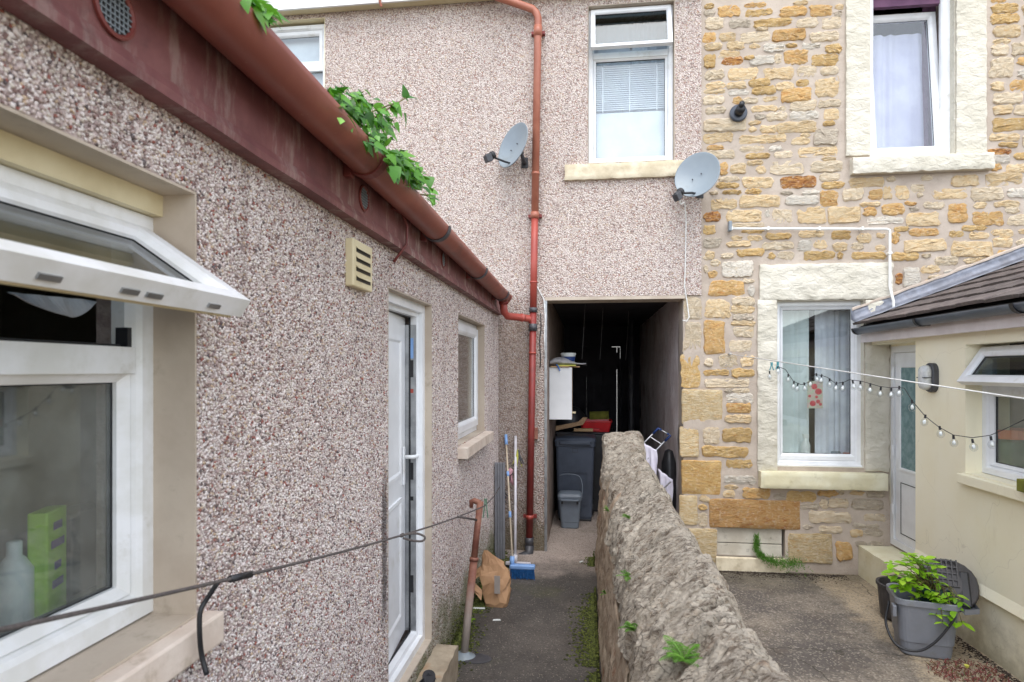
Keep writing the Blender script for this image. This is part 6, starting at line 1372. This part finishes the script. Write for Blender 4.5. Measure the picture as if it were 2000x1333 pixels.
# feathery weed by the basement vent
q = at_z(1530, 1108, YZ); wdp = empty('feathery_weed', (q.x, D - .05, YZ), 'feathery green weed trailing from the basement vent', 'weed'); rr = random.Random(8); mb = MB()
path_ = [at_y(1477, 1045, D + .04), at_y(1478, 1060, D + .0), at_y(1477, 1075, D - .01), at_y(1490, 1090, D - .02), at_y(1510, 1098, D - .05), at_y(1535, 1100, D - .08), at_y(1560, 1104, D - .12)]
for i in range(1500):
    s_ = rr.random() ** .8 * (len(path_) - 1.001); a = path_[int(s_)].lerp(path_[int(s_) + 1], s_ % 1); dens = .5 + .6 * s_ / 6
    a = a + Vector((rr.gauss(0, .02), rr.gauss(0, .02) - .01, rr.gauss(0, .012))) * dens * (1.1 + .5 * max(0, s_ - 2.5)); a.z = max(a.z, YZ + .003); a.y = min(a.y, D + .04)
    b = a + Vector((rr.uniform(-.03, .03), rr.uniform(-.03, .01), rr.uniform(.005, .04))); w_ = Vector((.0032, 0, .0018)); mb.add([a - w_, a + w_, b], [(0, 1, 2)])
mb.build('foliage', M['fern'], wdp, fix=False); MB().tube(path_, .003, 5).build('stem', M['stem'], wdp)
# small weed by the post and red stonecrop by the annex
q = at_z(918, 1222, 0); wd2 = empty('small_weed', q, 'small bright weed at the foot of the outhouse wall', 'weed'); rr = random.Random(3)
for k_ in range(9): a = rr.uniform(0, 6.28); put_leaf(HL[2], wd2, q + Vector((0, 0, .015 + .006 * k_)), (math.cos(a), math.sin(a), rr.uniform(.0, .6)), (0, 0, 1), .7)
MB().tube([q, q + Vector((0, 0, .07))], .002, 5).build('stem', M['stem'], wd2)
q = at_z(1890, 1318, YZ); sc_ = empty('red_stonecrop', q, 'patch of red stonecrop with a yellow flower at the foot of the annex', 'plant'); mb = MB()
for i in range(420):
    a, r_ = rr.uniform(0, 6.28), .24 * math.sqrt(rr.random()); p = q + Vector((r_ * math.cos(a), r_ * math.sin(a) * .7, rr.uniform(.0, .025)))
    if p.x > XA - .05: continue
    d = Vector((rr.uniform(-1, 1), rr.uniform(-1, 1), rr.uniform(.1, 1))).normalized() * rr.uniform(.012, .035); mb.tube([p, p + d], [.0035, .0015], 4)
mb.build('shoots', M['succ'], sc_)
fq = at_z(1888, 1303, YZ + .05); MB().lathe([(.002, -.01), (.012, .0), (.016, .012), (.004, .008)], 8, lambda x, y, z: fq + Vector((x, y, z))).build('flower', M['yellow'], sc_)

# moss, grit: too many to count
def scatter(name, pts, r0, r1, mat, label, cat, hz=.6):
    P = np.array(pts); n_ = len(P); base = np.array([[1, 0, 0], [0, 1, 0], [-1, 0, 0], [0, -1, 0], [0, 0, 1], [0, 0, -.4]], float)
    rr_ = rng.uniform(r0, r1, n_); th = rng.uniform(0, 6.28, n_); V = base[None] * np.stack([rr_, rr_, rr_ * hz], 1)[:, None] * rng.uniform(.7, 1.3, (n_, 6, 3))
    c, s_ = np.cos(th)[:, None], np.sin(th)[:, None]; V = np.stack([V[..., 0] * c - V[..., 1] * s_, V[..., 0] * s_ + V[..., 1] * c, V[..., 2]], 2) + P[:, None]
    F_ = (tri[None] + (np.arange(n_) * 6)[:, None, None]).reshape(-1)
    o = link(name, np_mesh(name, V.reshape(-1, 3), F_), M[mat]); o['kind'] = 'stuff'; o['label'] = label; o['category'] = cat; return o
pts = []
for i in range(16000):
    y = rng.uniform(1.6, 6.3); d = abs(nz(0, y, 0, 1.1)) * .9 + .25 * nz(0, y, 7, 4)
    if d < .12 and rng.random() < .6: continue
    wv = rng.exponential(.035) * (.6 + d * 2)
    if wv > .2: continue
    up = max(0, rng.normal(0, .06) - wv * 2)
    pts.append((XL + .008 + wv, y, .002 + (up if wv < .02 else 0)))
scatter('path_moss', pts, .004, .011, 'moss', 'green moss along the foot of the outhouse wall', 'moss')
pts = []
for i in range(12000):
    y = rng.uniform(1.6, 6.2); d = max(0, nz(3, y, 0, 1.2) + .12) + (.5 if 3.9 < y < 4.9 else 0); wv = rng.exponential(.03) * (.4 + d * 2.2)
    if wv > .22 or d < .05: continue
    pts.append((.075 - wv, y, .002 + (abs(rng.normal(0, .03)) if wv < .01 else 0)))
scatter('wall_moss', pts, .004, .012, 'moss', 'green moss along the foot of the dividing wall', 'moss')
pts = []
for i in range(5000):
    if i % 3 == 0: x, y = rng.uniform(.6, 2.5), D - .02 - rng.exponential(.05)
    elif i % 3 == 1: x, y = XA + .015 - rng.exponential(.04), rng.uniform(3, 5.5)
    else: x, y = .58 + rng.exponential(.05), rng.uniform(2, 6.3)
    if x < 2.9: pts.append((x, y, YZ + .001))
scatter('yard_grit', pts, .003, .010, 'soil', 'dark grit and soil along the yard edges', 'grit')
pts = []
for i in range(1700):
    if i % 2: x, y, z = rng.uniform(XL + .03, .05), rng.uniform(2.2, 6.6), .001
    else: x, y, z = rng.uniform(.7, 2.6), rng.uniform(2.2, 6.2), YZ + .001
    pts.append((x, y, z))
scatter('loose_chippings', pts, .002, .0042, 'mortar', 'pale chippings scattered over path and yard', 'chippings', .5)
# ------------------------------------------------------------------ things seen through the windows
q = at_y(1562, 886, D + .41); zs_ = w4[2] + .092
sp = empty('spray_bottle', (q.x, D + .235, zs_), 'white spray bottle on the sill inside the lower stone window', 'bottle')
MB().lathe([(.04, 0), (.043, .02), (.043, .1), (.034, .13), (.015, .155), (.014, .175)], 16).build('body', M['bottle'], sp, local=True, smooth=True); MB().add([(-.014, -.012, .172), (.03, -.012, .172), (.03, -.012, .21), (-.03, -.012, .215), (-.014, .012, .172), (.03, .012, .172), (.03, .012, .21), (-.03, .012, .215)], [(0, 1, 2, 3), (7, 6, 5, 4), (0, 4, 5, 1), (1, 5, 6, 2), (2, 6, 7, 3), (3, 7, 4, 0)]).build('trigger', M['bottle'], sp, local=True)
q = at_y(1640, 885, D + .45); dsh = empty('terracotta_dish', (q.x, D + .235, zs_), 'shallow terracotta dish on the sill inside the lower stone window', 'dish'); MB().lathe([(.04, 0), (.05, .025), (.045, .025), (.036, .008)], 20).build('bowl', M['terra'], dsh, local=True)
q = at_y(1620, 885, D + .48); dsh2 = empty('grey_tin', (q.x - .03, D + .235, zs_), 'low grey tin beside the terracotta dish', 'tin'); MB().lathe([(.045, 0), (.045, .035), (.04, .04)], 20).build('body', M['dish'], dsh2, local=True)
q = at_y(1592, 775, D + .17); fs = empty('flower_sticker', q, 'square floral print card stuck inside the lower stone window pane', 'card'); aa = prect(1577, 745, 1607, 798, D + .16)
MB().box(aa[0], aa[1], D + .161, D + .163, aa[2], aa[3]).build('card', M['flower_green'], fs)
rr = random.Random(2)
for x, z, r_ in ((.45, .8, .2), (.72, .62, .22), (.35, .18, .2), (.7, .25, .14), (.15, .45, .1), (.6, .42, .1), (.85, .15, .1)):
    cx, cz = aa[0] + (aa[1] - aa[0]) * x, aa[2] + (aa[3] - aa[2]) * z; rad = r_ * (aa[1] - aa[0])
    MB().lathe([(rad, 0), (rad * .8, .001)], 12, lambda u, v, n_, cx=cx, cz=cz: (cx + u, D + .1605 - n_, cz + v)).build('petal', M['flower_red'], fs)
zs2 = LW[2] + .036
q = at_x(28, 1210, XL - .3); bt = empty('white_bottle', (XL - .3, q.y, zs2), 'white bottle on the sill inside the near left window', 'bottle'); MB().lathe([(.032, 0), (.034, .01), (.034, .12), (.02, .145), (.014, .15), (.014, .18), (.012, .182)], 16).build('body', M['bottle'], bt, local=True, smooth=True)
q = at_x(85, 1190, XL - .3); gb = empty('lime_packet', (XL - .29, q.y, zs2), 'lime green packet with purple print inside the near left window', 'packet', rz=.35); MB().box(-.02, .02, -.045, .045, 0, .235).build('carton', M['lime'], gb, bevel=.004, local=True)
for z, w_ in ((.06, .05), (.1, .03), (.15, .06), (.19, .04)): MB().box(.0205, .021, -w_ / 2, w_ / 2, z, z + .018).build('print', M['purple'], gb, local=True)
q = at_x(150, 1150, XL - .36); dbx = empty('dark_carton', (XL - .36, q.y, zs2), 'dark brown carton beside the lime packet', 'carton'); MB().box(-.04, .04, -.06, .06, 0, .2).build('carton', M['room_dark'], dbx, bevel=.004, local=True)
q = at_x(1960, 915, XA + .28); pt = empty('green_pot', (XA + .29, q.y - .05, AW[2] + .031), 'green glazed pot with terracotta rim inside the annex window', 'pot')
MB().lathe([(.08, 0), (.115, .06), (.12, .2), (.11, .23)], 24).build('body', M['potgreen'], pt, local=True, smooth=True); MB().lathe([(.115, .231), (.15, .235), (.155, .3), (.135, .3), (.13, .24)], 24).build('rim', M['terra'], pt, local=True)
q = at_x(1996, 935, XA - .06); wb = empty('mossy_block', q, 'small mossy wooden block on the annex window sill', 'block'); MB().box(q.x - .03, q.x + .03, q.y - .12, q.y + .005, AW[2] + .002, AW[2] + .08).build('block', M['olive'], wb, bevel=.005)
print('objects', len(bpy.data.objects))
